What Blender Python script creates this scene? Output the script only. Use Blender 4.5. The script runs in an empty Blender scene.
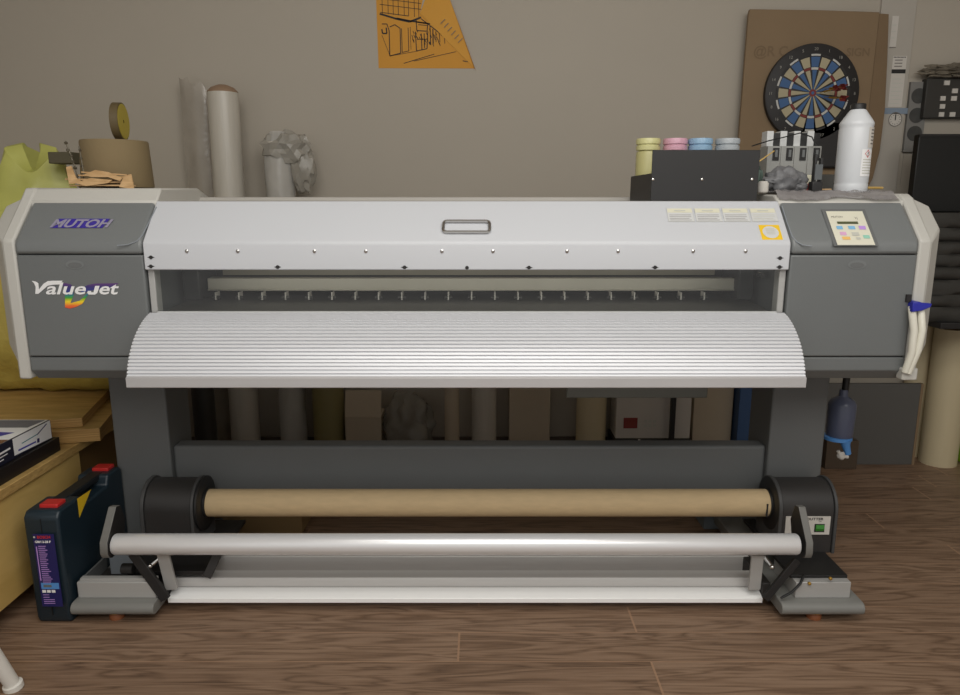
import bpy, bmesh, math, random
from mathutils import Vector, Matrix, noise, Euler
random.seed(7)
C = bpy.context.scene.collection
PI = math.pi
# ------------------------------------------------------------------ camera
H, PITCH, FPX = 1.25, math.radians(11.5), 720.0
CP, SP = math.cos(PITCH), math.sin(PITCH)
cam = bpy.data.cameras.new('camera'); cam.sensor_width = 36; cam.lens = FPX/960*36
cam.clip_start = .05
co = bpy.data.objects.new('camera', cam); C.objects.link(co)
co.location = (0, 0, H); co.rotation_euler = (PI/2-PITCH, 0, 0)
bpy.context.scene.camera = co
def at(px, py, Y):
    """point of the photograph px,py standing at distance Y from the photographer"""
    u, v = (px-480)/FPX, (py-347.5)/FPX
    z = Y/(CP-v*SP)
    return Vector((u*z, Y, H-z*(SP+v*CP)))
def flat(px, py, Z=0.0):
    u, v = (px-480)/FPX, (py-347.5)/FPX
    z = (H-Z)/(SP+v*CP)
    return Vector((u*z, z*(CP-v*SP), Z))
# ------------------------------------------------------------------ materials
def lin(c):
    return tuple(((x/255)/12.92 if x/255 <= .04045 else ((x/255+.055)/1.055)**2.4) for x in c)+(1,)
def mat(name, rgb, rough=.5, metal=0, var=.08, scale=6, bump=0, bscale=60, spec=.5, stretch=None, **kw):
    m = bpy.data.materials.new(name); m.use_nodes = True
    nt = m.node_tree; N = nt.nodes; L = nt.links
    b = N['Principled BSDF']
    b.inputs['Roughness'].default_value = rough; b.inputs['Metallic'].default_value = metal
    b.inputs['Specular IOR Level'].default_value = spec
    for k, v in kw.items(): b.inputs[k.replace('_', ' ')].default_value = v
    tc = N.new('ShaderNodeTexCoord'); src = tc.outputs['Object']
    if stretch:
        mp = N.new('ShaderNodeMapping'); mp.inputs['Scale'].default_value = stretch
        L.new(src, mp.inputs['Vector']); src = mp.outputs['Vector']
    nz = N.new('ShaderNodeTexNoise'); nz.inputs['Scale'].default_value = scale; nz.inputs['Detail'].default_value = 4
    L.new(src, nz.inputs['Vector'])
    mx = N.new('ShaderNodeMix'); mx.data_type = 'RGBA'
    c = lin(rgb)
    mx.inputs['A'].default_value = tuple(x*(1-var) for x in c[:3])+(1,)
    mx.inputs['B'].default_value = tuple(min(1, x*(1+var)) for x in c[:3])+(1,)
    L.new(nz.outputs['Fac'], mx.inputs['Factor']); L.new(mx.outputs['Result'], b.inputs['Base Color'])
    if bump:
        n2 = N.new('ShaderNodeTexNoise'); n2.inputs['Scale'].default_value = bscale; n2.inputs['Detail'].default_value = 3
        L.new(src, n2.inputs['Vector'])
        bp = N.new('ShaderNodeBump'); bp.inputs['Strength'].default_value = bump; bp.inputs['Distance'].default_value = .005
        L.new(n2.outputs['Fac'], bp.inputs['Height']); L.new(bp.outputs['Normal'], b.inputs['Normal'])
    return m
def wood(name, dark, light, axis=(1, 14, 14), scale=3, rough=.5):
    m = bpy.data.materials.new(name); m.use_nodes = True
    nt = m.node_tree; N = nt.nodes; L = nt.links; b = N['Principled BSDF']; b.inputs['Roughness'].default_value = rough
    tc = N.new('ShaderNodeTexCoord'); mp = N.new('ShaderNodeMapping'); mp.inputs['Scale'].default_value = axis
    L.new(tc.outputs['Object'], mp.inputs['Vector'])
    nz = N.new('ShaderNodeTexNoise'); nz.inputs['Scale'].default_value = scale; nz.inputs['Detail'].default_value = 6; nz.inputs['Distortion'].default_value = .6
    L.new(mp.outputs['Vector'], nz.inputs['Vector'])
    cr = N.new('ShaderNodeValToRGB'); cr.color_ramp.elements[0].position = .3; cr.color_ramp.elements[1].position = .72
    cr.color_ramp.elements[0].color = lin(dark); cr.color_ramp.elements[1].color = lin(light)
    L.new(nz.outputs['Fac'], cr.inputs['Fac']); L.new(cr.outputs['Color'], b.inputs['Base Color'])
    return m
def film(name, rgb, alpha=.45, rough=.25):
    """thin clear or milky plastic film"""
    m = mat(name, rgb, rough, bump=.6, bscale=25, var=.15, scale=12)
    m.node_tree.nodes['Principled BSDF'].inputs['Alpha'].default_value = alpha
    return m
def glass(name, tint=(.88, .9, .88), refl=.08):
    m = bpy.data.materials.new(name); m.use_nodes = True
    nt = m.node_tree; N = nt.nodes; L = nt.links; N.remove(N['Principled BSDF'])
    tr = N.new('ShaderNodeBsdfTransparent'); tr.inputs['Color'].default_value = tint+(1,)
    gl = N.new('ShaderNodeBsdfGlossy'); gl.inputs['Roughness'].default_value = .03
    nz = N.new('ShaderNodeTexNoise'); nz.inputs['Scale'].default_value = 9
    mr = N.new('ShaderNodeMapRange'); mr.inputs['To Min'].default_value = refl*.7; mr.inputs['To Max'].default_value = refl*1.3
    L.new(nz.outputs['Fac'], mr.inputs['Value'])
    mx = N.new('ShaderNodeMixShader'); L.new(mr.outputs['Result'], mx.inputs['Fac'])
    L.new(tr.outputs['BSDF'], mx.inputs[1]); L.new(gl.outputs['BSDF'], mx.inputs[2])
    L.new(mx.outputs['Shader'], N['Material Output'].inputs['Surface'])
    return m
def rainbow(name):
    m = bpy.data.materials.new(name); m.use_nodes = True
    nt = m.node_tree; N = nt.nodes; L = nt.links; b = N['Principled BSDF']; b.inputs['Roughness'].default_value = .4
    tc = N.new('ShaderNodeTexCoord'); sp = N.new('ShaderNodeSeparateXYZ'); L.new(tc.outputs['Generated'], sp.inputs['Vector'])
    cr = N.new('ShaderNodeValToRGB'); e = cr.color_ramp.elements
    stops = [(0, (225, 60, 40)), (.12, (240, 120, 50)), (.27, (245, 215, 40)), (.42, (70, 165, 50)), (.55, (40, 120, 140)), (.66, (50, 60, 140)), (.85, (60, 50, 115)), (1, (100, 60, 120))]
    e[0].position, e[0].color = 0, lin(stops[0][1]); e[1].position, e[1].color = 1, lin(stops[-1][1])
    for p, c in stops[1:-1]:
        k = e.new(p); k.color = lin(c)
    L.new(sp.outputs['Z'], cr.inputs['Fac']); L.new(cr.outputs['Color'], b.inputs['Base Color'])
    return m

M = dict(
 dark=mat('dark_grey_plastic', (108, 111, 111), .42, var=.04, bump=.08, bscale=300),
 cap=mat('cap_grey_plastic', (117, 120, 120), .38, var=.04, bump=.08, bscale=300),
 seam=mat('seam_black', (18, 18, 19), .7),
 cream=mat('cream_plastic', (194, 192, 185), .45, var=.03),
 lid=mat('lid_grey_metal', (199, 201, 205), .40, var=.02, scale=2),
 alu=mat('brushed_aluminium', (240, 240, 241), .30, .35, var=.03, stretch=(1, 60, 60), scale=5),
 alu_rail=mat('rail_aluminium', (176, 175, 172), .42, .15, var=.03, stretch=(1, 60, 60), scale=5),
 rail_pale=mat('pale_rail_aluminium', (206, 204, 201), .4, .05, stretch=(1, 60, 60)), alu_bright=mat('bright_aluminium', (252, 252, 250), .35, .0, var=.03, stretch=(1, 60, 60), scale=5),
 alu_tray=mat('tray_aluminium', (220, 221, 224), .42, .2, var=.02, scale=5),
 stand=mat('stand_grey_paint', (104, 106, 106), .55, var=.04, bump=.1, bscale=200),
 foot=mat('foot_grey_paint', (128, 128, 124), .45, var=.04),
 plate=mat('grey_blue_plate', (140, 146, 152), .45),
 black=mat('black_plastic', (33, 32, 32), .5, var=.1),
 black2=mat('soft_black', (48, 46, 45), .5, var=.1),
 chrome=mat('chrome', (200, 198, 195), .18, 1, var=.03),
 card=mat('kraft_cardboard_tube', (214, 188, 146), .75, var=.12, scale=7, stretch=(3, 12, 12), bump=.15, bscale=40),
 cardbox=mat('brown_cardboard', (134, 113, 87), .85, var=.1, scale=4, bump=.1),
 kraft=mat('brown_paper', (128, 111, 80), .85, var=.1, scale=5, bump=.15),
 tan=mat('tan_roll_paper', (206, 192, 158), .7, var=.05, stretch=(6, 6, .6)),
 white=mat('white_paint', (225, 222, 214), .5, var=.03),
 paper=mat('white_paper', (205, 200, 192), .8, var=.04),
 soft_print=mat('soft_grey_print', (162, 160, 158), .7), print_=mat('printed_grey', (120, 115, 110), .8),
 ink=mat('black_print', (38, 36, 36), .7),
 wht_print=mat('white_print', (238, 238, 238), .5, var=.02),
 purple=mat('violet_print', (62, 48, 150), .45),
 silver_print=mat('silver_print', (150, 145, 165), .4),
 yellow=mat('yellow_sticker', (238, 196, 40), .5),
 palelabel=mat('pale_yellow_label', (218, 215, 192), .6),
 whitelabel=mat('white_label', (206, 207, 206), .55),
 green_led=mat('green_button', (46, 112, 34), .35, Emission_Color=(.1, .6, .06, 1), Emission_Strength=.06),
 lcd=mat('lcd_display', (88, 92, 66), .3),
 brass=mat('brass', (190, 150, 70), .35, .8),
 orange=mat('orange_rubber', (140, 84, 50), .6),
 hose=mat('white_hose', (222, 219, 205), .4, var=.04),
 blue=mat('blue_plastic', (40, 44, 160), .35),
 ltblue=mat('light_blue_plastic', (86, 146, 212), .4),
 rain=rainbow('rainbow_print'),
 glass=glass('clear_window'),
 inside=mat('dark_interior', (52, 50, 47), .5, var=.15),
 rail=mat('interior_rail', (214, 208, 192), .4, .1),
 birch=wood('birch_plywood', (200, 164, 92), (228, 194, 122), (10, 1.2, 3), 3),
 ply=wood('plywood_board', (172, 138, 80), (206, 172, 110), (2, 12, 60), 3),
 plyedge=wood('plywood_edge', (150, 112, 60), (196, 158, 98), (1, 1, 90), 3),
 thinply=wood('thin_plywood', (178, 140, 92), (214, 178, 130), (4, 20, 20), 4),
 case=mat('dark_petrol_plastic', (26, 42, 52), .42, var=.1, bump=.1, bscale=250),
 red=mat('red_plastic', (196, 44, 42), .4),
 navy=mat('navy_label', (32, 30, 92), .45),
 lime=mat('lime_plastic_bag', (182, 182, 98), .45, var=.18, scale=9, bump=.5, bscale=14),
 foil=mat('yellow_bubble_wrap', (196, 178, 92), .32, var=.22, scale=14, bump=1.0, bscale=34),
 orangepaper=mat('orange_poster_paper', (206, 146, 52), .75, var=.06),
 film_grey=film('clear_grey_film', (170, 162, 150), .84),
 film_clear=film('clear_wrap_film', (205, 203, 198), .5, .15),
 film_roll=mat('milky_film_roll', (196, 190, 178), .3, var=.08, stretch=(14, 14, .7), bump=.2, bscale=20),
 olive=mat('olive_roll', (140, 130, 86), .6, var=.1),
 pink=mat('beige_carton', (186, 172, 150), .8, var=.06),
 petrolblue=mat('blue_sack', (52, 84, 128), .5),
 dartblue=mat('dart_blue', (60, 94, 138), .6), dartcream=mat('dart_cream', (170, 160, 132), .6), dartred=mat('dart_red', (120, 44, 40), .6),
 dartblack=mat('dart_black', (40, 38, 38), .6), numeral=mat('dull_numeral', (150, 148, 140), .6), wire=mat('dart_wire_white', (190, 190, 185), .5),
 glove=mat('grey_nitrile', (112, 112, 114), .5, var=.15, bump=.4, bscale=30),
 bottle=mat('milky_bottle', (214, 217, 220), .3, var=.03, Subsurface_Weight=.0),
 tape=mat('yellow_tape', (176, 158, 48), .5), tapeside=mat('tape_core_side', (96, 84, 58), .7),
 fur=mat('grey_dust_fibre', (120, 112, 98), .95, var=.3, scale=40, bump=1, bscale=80),
 blackwrap=mat('black_plastic_wrap', (56, 55, 52), .42, var=.3, scale=10, bump=.8, bscale=18),
 screen=mat('black_screen', (20, 21, 21), .5),
 lightgreen=mat('lime_green_box', (150, 196, 40), .5),
 pipe=mat('dark_cable', (24, 24, 24), .5),
 cy=mat('yellow_cap', (206, 202, 146), .4, bump=.3, bscale=90), cm=mat('pink_cap', (212, 164, 180), .4, bump=.3, bscale=90),
 cc=mat('blue_cap', (144, 178, 206), .4, bump=.3, bscale=90), ck=mat('grey_cap', (172, 178, 182), .4, bump=.3, bscale=90),
 btn_blue=mat('key_blue', (130, 186, 224), .5), btn_violet=mat('key_violet', (190, 150, 222), .5), btn_orange=mat('key_orange', (238, 190, 110), .5),
 btn_grey=mat('key_grey', (196, 196, 186), .5), btn_green=mat('key_green', (150, 205, 185), .5), btn_pink=mat('key_pink', (220, 170, 205), .5),
 panelgrey=mat('dark_grey_board', (92, 91, 88), .6, var=.05),
)
# ------------------------------------------------------------------ mesh builder
class MB:
    def __init__(s): s.v, s.f, s.mi, s.m = [], [], [], []
    def slot(s, m):
        if m is None: return 0
        m = M[m] if isinstance(m, str) else m
        if m not in s.m: s.m.append(m)
        return s.m.index(m)
    def add(s, vs, fs, m=None):
        o = len(s.v); k = s.slot(m)
        s.v += [Vector(p) for p in vs]; s.f += [tuple(i+o for i in f) for f in fs]; s.mi += [k]*len(fs)
        return s
    def box(s, x0, x1, y0, y1, z0, z1, m=None, rot=0, about=None):
        vs = [Vector((x, y, z)) for z in (z0, z1) for y in (y0, y1) for x in (x0, x1)]
        if rot:
            R = Matrix.Rotation(rot, 3, 'Z'); c = Vector(about or ((x0+x1)/2, (y0+y1)/2, 0))
            vs = [R @ (p-c)+c for p in vs]
        return s.add(vs, [(0, 2, 3, 1), (4, 5, 7, 6), (0, 1, 5, 4), (2, 6, 7, 3), (0, 4, 6, 2), (1, 3, 7, 5)], m)
    def prism(s, prof, x0, x1, m=None, axis='x'):
        """closed (y,z) profile swept along x, or (x,z) along y, or (x,y) along z"""
        n = len(prof)
        def pt(a, p): return {'x': (a, p[0], p[1]), 'y': (p[0], a, p[1]), 'z': (p[0], p[1], a)}[axis]
        vs = [pt(x0, p) for p in prof]+[pt(x1, p) for p in prof]
        return s.add(vs, [(i, (i+1) % n, n+(i+1) % n, n+i) for i in range(n)]+[tuple(range(n))[::-1], tuple(range(n, 2*n))], m)
    def cyl(s, p0, p1, r0, r1=None, n=24, m=None, caps=True):
        p0, p1 = Vector(p0), Vector(p1); r1 = r0 if r1 is None else r1
        d = (p1-p0).normalized(); a = d.orthogonal().normalized(); b = d.cross(a)
        vs = []
        for p, r in ((p0, r0), (p1, r1)):
            vs += [p+a*(r*math.cos(2*PI*i/n))+b*(r*math.sin(2*PI*i/n)) for i in range(n)]
        fs = [(i, (i+1) % n, n+(i+1) % n, n+i) for i in range(n)]
        if caps: fs += [tuple(range(n))[::-1], tuple(range(n, 2*n))]
        return s.add(vs, fs, m)
    def lathe(s, prof, o, m=None, n=32, axis='z', cap=True):
        """(r,h) profile turned around an axis through o"""
        o = Vector(o); vs = []
        for r, h in prof:
            for i in range(n):
                c, q = r*math.cos(2*PI*i/n), r*math.sin(2*PI*i/n)
                vs.append(o+Vector({'z': (c, q, h), 'x': (h, c, q), 'y': (q, h, c)}[axis]))
        k = len(prof)
        fs = [(j*n+i, j*n+(i+1) % n, (j+1)*n+(i+1) % n, (j+1)*n+i) for j in range(k-1) for i in range(n)]
        if cap: fs += [tuple(range(n))[::-1], tuple(range((k-1)*n, k*n))]
        return s.add(vs, fs, m)
    def tube(s, pts, r, n=10, m=None, closed=False):
        pts = [Vector(p) for p in pts]; k = len(pts); vs = []; a = None
        for i, p in enumerate(pts):
            q0 = pts[(i-1) % k] if (closed or i) else p; q1 = pts[(i+1) % k] if (closed or i < k-1) else p
            d = (q1-q0).normalized()
            a = (d.orthogonal() if a is None else a-d*a.dot(d)).normalized(); b = d.cross(a)
            rr = r[i] if isinstance(r, (list, tuple)) else r
            vs += [p+a*(rr*math.cos(2*PI*j/n))+b*(rr*math.sin(2*PI*j/n)) for j in range(n)]
        fs = [((i % k)*n+j, (i % k)*n+(j+1) % n, ((i+1) % k)*n+(j+1) % n, ((i+1) % k)*n+j) for i in range(k if closed else k-1) for j in range(n)]
        if not closed: fs += [tuple(range(n))[::-1], tuple(range((k-1)*n, k*n))]
        return s.add(vs, fs, m)
    def poly(s, pts, m=None): return s.add(pts, [tuple(range(len(pts)))], m)
    def blob(s, c, r, amp=.15, freq=3, seed=0, m=None, sub=3, squash=None):
        bm = bmesh.new(); bmesh.ops.create_icosphere(bm, subdivisions=sub, radius=1)
        c = Vector(c); r = Vector(r) if not isinstance(r, (int, float)) else Vector((r,)*3)
        vs = []
        for v in bm.verts:
            q = v.co.copy(); d = 1+amp*noise.noise(q*freq+Vector((seed*3.1, seed, -seed)))+amp*.5*noise.noise(q*freq*2.3+Vector((seed, 5, 1)))
            q = Vector((q.x*r.x, q.y*r.y, q.z*r.z))*d
            if squash is not None: q.z = max(q.z, squash)
            vs.append(c+q)
        fs = [tuple(v.index for v in f.verts) for f in bm.faces]; bm.free()
        return s.add(vs, fs, m)
    def text(s, body, fr, size, m=None, shear=0, bold=0, sx=1, off=.0008, align='LEFT'):
        cu = bpy.data.curves.new('t', 'FONT'); cu.body = body; cu.size = size; cu.shear = shear; cu.offset = bold; cu.align_x = align; cu.resolution_u = 3
        to = bpy.data.objects.new('t', cu); C.objects.link(to)
        dg = bpy.context.evaluated_depsgraph_get(); me = bpy.data.meshes.new_from_object(to.evaluated_get(dg))
        O, U, V = fr; Nn = U.cross(V).normalized()
        s.add([O+U*(p.co.x*sx)+V*p.co.y+Nn*off for p in me.vertices], [tuple(f.vertices) for f in me.polygons], m)
        bpy.data.objects.remove(to); bpy.data.curves.remove(cu); bpy.data.meshes.remove(me)
        return s
    def on(s, fr, pts, m=None, off=.0008):
        O, U, V = fr; Nn = U.cross(V).normalized()
        return s.poly([O+U*a+V*b+Nn*off for a, b in pts], m)
    def rect(s, fr, a0, a1, b0, b1, m=None, off=.0008): return s.on(fr, [(a0, b0), (a1, b0), (a1, b1), (a0, b1)], m, off)
    def line(s, fr, a, b, w, m=None, off=.0008):
        a, b = Vector(a), Vector(b); d = (b-a); d = Vector((-d.y, d.x)).normalized()*w/2
        return s.on(fr, [a+d, b+d, b-d, a-d][::-1], m, off)
    def build(s, name, m=None, parent=None, bevel=0, smooth=40, segs=2, label=None, base=False, solid=0, fix=True):
        me = bpy.data.meshes.new(name)
        lo = Vector([min(p[i] for p in s.v) for i in range(3)]); hi = Vector([max(p[i] for p in s.v) for i in range(3)])
        o0 = (lo+hi)/2
        if base: o0.z = lo.z
        me.from_pydata([p-o0 for p in s.v], [], s.f)
        if m is not None and not s.m: s.m = [M[m] if isinstance(m, str) else m]
        for q in s.m: me.materials.append(q)
        if len(s.m) > 1: me.polygons.foreach_set('material_index', s.mi)
        if fix:
            bm = bmesh.new(); bm.from_mesh(me); bmesh.ops.recalc_face_normals(bm, faces=bm.faces[:]); bm.to_mesh(me); bm.free()
        if smooth:
            me.polygons.foreach_set('use_smooth', [True]*len(me.polygons)); me.set_sharp_from_angle(angle=math.radians(smooth))
        me.update()
        o = bpy.data.objects.new(name, me); C.objects.link(o)
        o.location = o0-(worldloc(parent) if parent else Vector()); o.parent = parent
        if bevel:
            b = o.modifiers.new('bevel', 'BEVEL'); b.width = bevel; b.segments = segs; b.limit_method = 'ANGLE'; b.angle_limit = math.radians(35)
        if solid:
            b = o.modifiers.new('solid', 'SOLIDIFY'); b.thickness = solid; b.offset = 0
        if label: o['label'] = label
        return o
def worldloc(o):
    p = Vector()
    while o: p += o.location; o = o.parent
    return p
def thing(name, label, cat, loc, group=None):
    o = bpy.data.objects.new(name, None); C.objects.link(o); o.location = loc; o.empty_display_size = .05
    return tag(o, label, cat, group)
def tag(o, label, cat, group=None):
    o['label'] = label; o['category'] = cat
    if group: o['group'] = group
    return o
def struct(o): o['kind'] = 'structure'; return o
def dup(root, delta, label=None, swap=None):
    """copy of a thing with copies of its parts and sub-parts"""
    def rec(o, parent):
        c = o.copy(); C.objects.link(c); c.parent = parent
        if swap and c.type == 'MESH' and c.data.materials and c.data.materials[0] in swap:
            c.data = c.data.copy(); c.data.materials[0] = swap[c.data.materials[0]]
        for ch in list(o.children): rec(ch, c)
        return c
    r = rec(root, None); r.location = root.location+Vector(delta)
    if label: r['label'] = label
    return r
X, Yv, Zv = Vector((1, 0, 0)), Vector((0, 1, 0)), Vector((0, 0, 1))

# ================================================================== SETTING
WY = 3.52
def floor_material():
    m = bpy.data.materials.new('brown_plank_floor'); m.use_nodes = True
    nt = m.node_tree; N = nt.nodes; L = nt.links; b = N['Principled BSDF']
    tc = N.new('ShaderNodeTexCoord'); sp = N.new('ShaderNodeSeparateXYZ'); L.new(tc.outputs['Object'], sp.inputs['Vector'])
    def math_(op, a, b_=None, c=None):
        n = N.new('ShaderNodeMath'); n.operation = op
        for i, q in enumerate((a, b_, c)):
            if q is None: continue
            if isinstance(q, (int, float)): n.inputs[i].default_value = q
            else: L.new(q, n.inputs[i])
        return n.outputs[0]
    W, LEN = .138, 2.7
    yy = math_('DIVIDE', math_('ADD', sp.outputs['Y'], FLOOR_OFF), W)
    row = math_('FLOOR', yy); fy = math_('FRACT', yy)
    wn = N.new('ShaderNodeTexWhiteNoise'); wn.noise_dimensions = '1D'; L.new(row, wn.inputs['W'])
    xx = math_('ADD', math_('DIVIDE', sp.outputs['X'], LEN), wn.outputs['Value'])
    col = math_('FLOOR', xx); fx = math_('FRACT', xx)
    cb = N.new('ShaderNodeCombineXYZ'); L.new(row, cb.inputs[0]); L.new(col, cb.inputs[1])
    w2 = N.new('ShaderNodeTexWhiteNoise'); w2.noise_dimensions = '2D'; L.new(cb.outputs[0], w2.inputs['Vector'])
    # grain: stretched noise plus rings
    ofs = math_('MULTIPLY', w2.outputs['Value'], 37.0)
    gx = math_('ADD', math_('MULTIPLY', sp.outputs['X'], 1.1), ofs)
    g = N.new('ShaderNodeCombineXYZ'); L.new(gx, g.inputs[0]); L.new(math_('MULTIPLY', sp.outputs['Y'], 11.0), g.inputs[1]); L.new(ofs, g.inputs[2])
    n1 = N.new('ShaderNodeTexNoise'); n1.inputs['Scale'].default_value = 1.6; n1.inputs['Detail'].default_value = 3; n1.inputs['Distortion'].default_value = .5
    L.new(g.outputs[0], n1.inputs['Vector'])
    rings = math_('ABSOLUTE', math_('SINE', math_('MULTIPLY', n1.outputs['Fac'], 22.0)))
    g2 = N.new('ShaderNodeCombineXYZ'); L.new(math_('MULTIPLY', gx, 3.0), g2.inputs[0]); L.new(math_('MULTIPLY', sp.outputs['Y'], 130.0), g2.inputs[1]); L.new(ofs, g2.inputs[2])
    n2 = N.new('ShaderNodeTexNoise'); n2.inputs['Scale'].default_value = 1.5; n2.inputs['Detail'].default_value = 5
    L.new(g2.outputs[0], n2.inputs['Vector'])
    fac = math_('ADD', math_('MULTIPLY', rings, .42), math_('MULTIPLY', n2.outputs['Fac'], .75))
    fac = math_('ADD', fac, math_('MULTIPLY', w2.outputs['Value'], .22))
    cr = N.new('ShaderNodeValToRGB'); e = cr.color_ramp.elements
    e[0].position = .3; e[0].color = lin((96, 75, 59)); e[1].position = 1.0; e[1].color = lin((150, 124, 102))
    k = e.new(.62); k.color = lin((124, 99, 79))
    L.new(fac, cr.inputs['Fac'])
    # pale seams
    s1 = math_('LESS_THAN', fy, .022); s2 = math_('LESS_THAN', fx, .0022)
    seam = math_('MAXIMUM', s1, s2)
    mx = N.new('ShaderNodeMix'); mx.data_type = 'RGBA'; mx.inputs['B'].default_value = lin((168, 134, 106))
    L.new(math_('MULTIPLY', seam, .75), mx.inputs['Factor']); L.new(cr.outputs['Color'], mx.inputs['A']); L.new(mx.outputs['Result'], b.inputs['Base Color'])
    r = N.new('ShaderNodeMapRange'); r.inputs['To Min'].default_value = .34; r.inputs['To Max'].default_value = .55
    L.new(n2.outputs['Fac'], r.inputs['Value']); L.new(r.outputs['Result'], b.inputs['Roughness'])
    bp = N.new('ShaderNodeBump'); bp.inputs['Strength'].default_value = .25; bp.inputs['Distance'].default_value = .002
    L.new(fac, bp.inputs['Height']); L.new(bp.outputs['Normal'], b.inputs['Normal'])
    return m
FY0, FY1 = -.6, WY+.1
FLOOR_OFF = (FY0+FY1)/2 - 2.055 + 20*.138
fb = MB(); fb.box(-3.2, 3.2, FY0, FY1, -.06, 0)
fl = fb.build('floor', floor_material()); struct(fl)
WALL = mat('wall_paint', (178, 170, 157), .85, var=.05, scale=1.5, bump=.08, bscale=160)
struct(MB().box(-3.2, 3.2, WY, WY+.1, 0, 2.9).build('wall_back', WALL))
for nm, q_ in (('wall_left', (-3.3, -3.2, FY0, WY+.1, 0, 2.9)), ('wall_right', (3.2, 3.3, FY0, WY+.1, 0, 2.9))): struct(MB().box(*q_).build(nm, WALL))
struct(MB().box(-3.3, 3.3, FY0, WY+.1, 2.9, 2.98).build('ceiling', mat('ceiling_paint', (205, 200, 192), .9)))
struct(MB().box(-3.2, 3.2, WY-.014, WY, 0, .07).build('baseboard_back', mat('baseboard_paint', (96, 84, 74), .6), bevel=.003))

# ================================================================== PRINTER
XC = -.037
PR = thing('large_format_printer', 'large grey and silver wide format printer on a dark grey stand', 'printer', (XC, 2.3, 0))
YF = 2.033
ZC, ZT, YT = 1.137, 1.2475, 2.14          # crease, top edge of the slope
LW = .9055                                # half width of the lid
DW, WW = 1.266, 1.303                    # half widths: grey housing, cream frame
sl = Vector((0, YT-YF, ZT-ZC)).normalized()
def mir(s, a, b):
    """x range from half widths on side s (-1 left, 1 right)"""
    return tuple(sorted((XC+s*a, XC+s*b)))
def quadpanel(mb, pts_xz, y0, y1, m=None):
    return mb.prism(pts_xz, y0, y1, m, axis='y')
O_s = Vector((0, YF+.004, ZC+.008)); O_s.x = 0
U_s, V_s = X, sl
SLN = U_s.cross(V_s).normalized()
SLEN = ((YT-YF)**2+(ZT-ZC)**2)**.5
def slope_frame(px, py):
    """frame on the slope where the photograph shows px,py"""
    u, v = (px-480)/FPX, (py-347.5)/FPX
    d = Vector((u, CP-v*SP, -(SP+v*CP))); o = Vector((0, 0, H))
    t = (O_s-o).dot(SLN)/d.dot(SLN)
    return (o+d*t, U_s, V_s)
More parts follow.
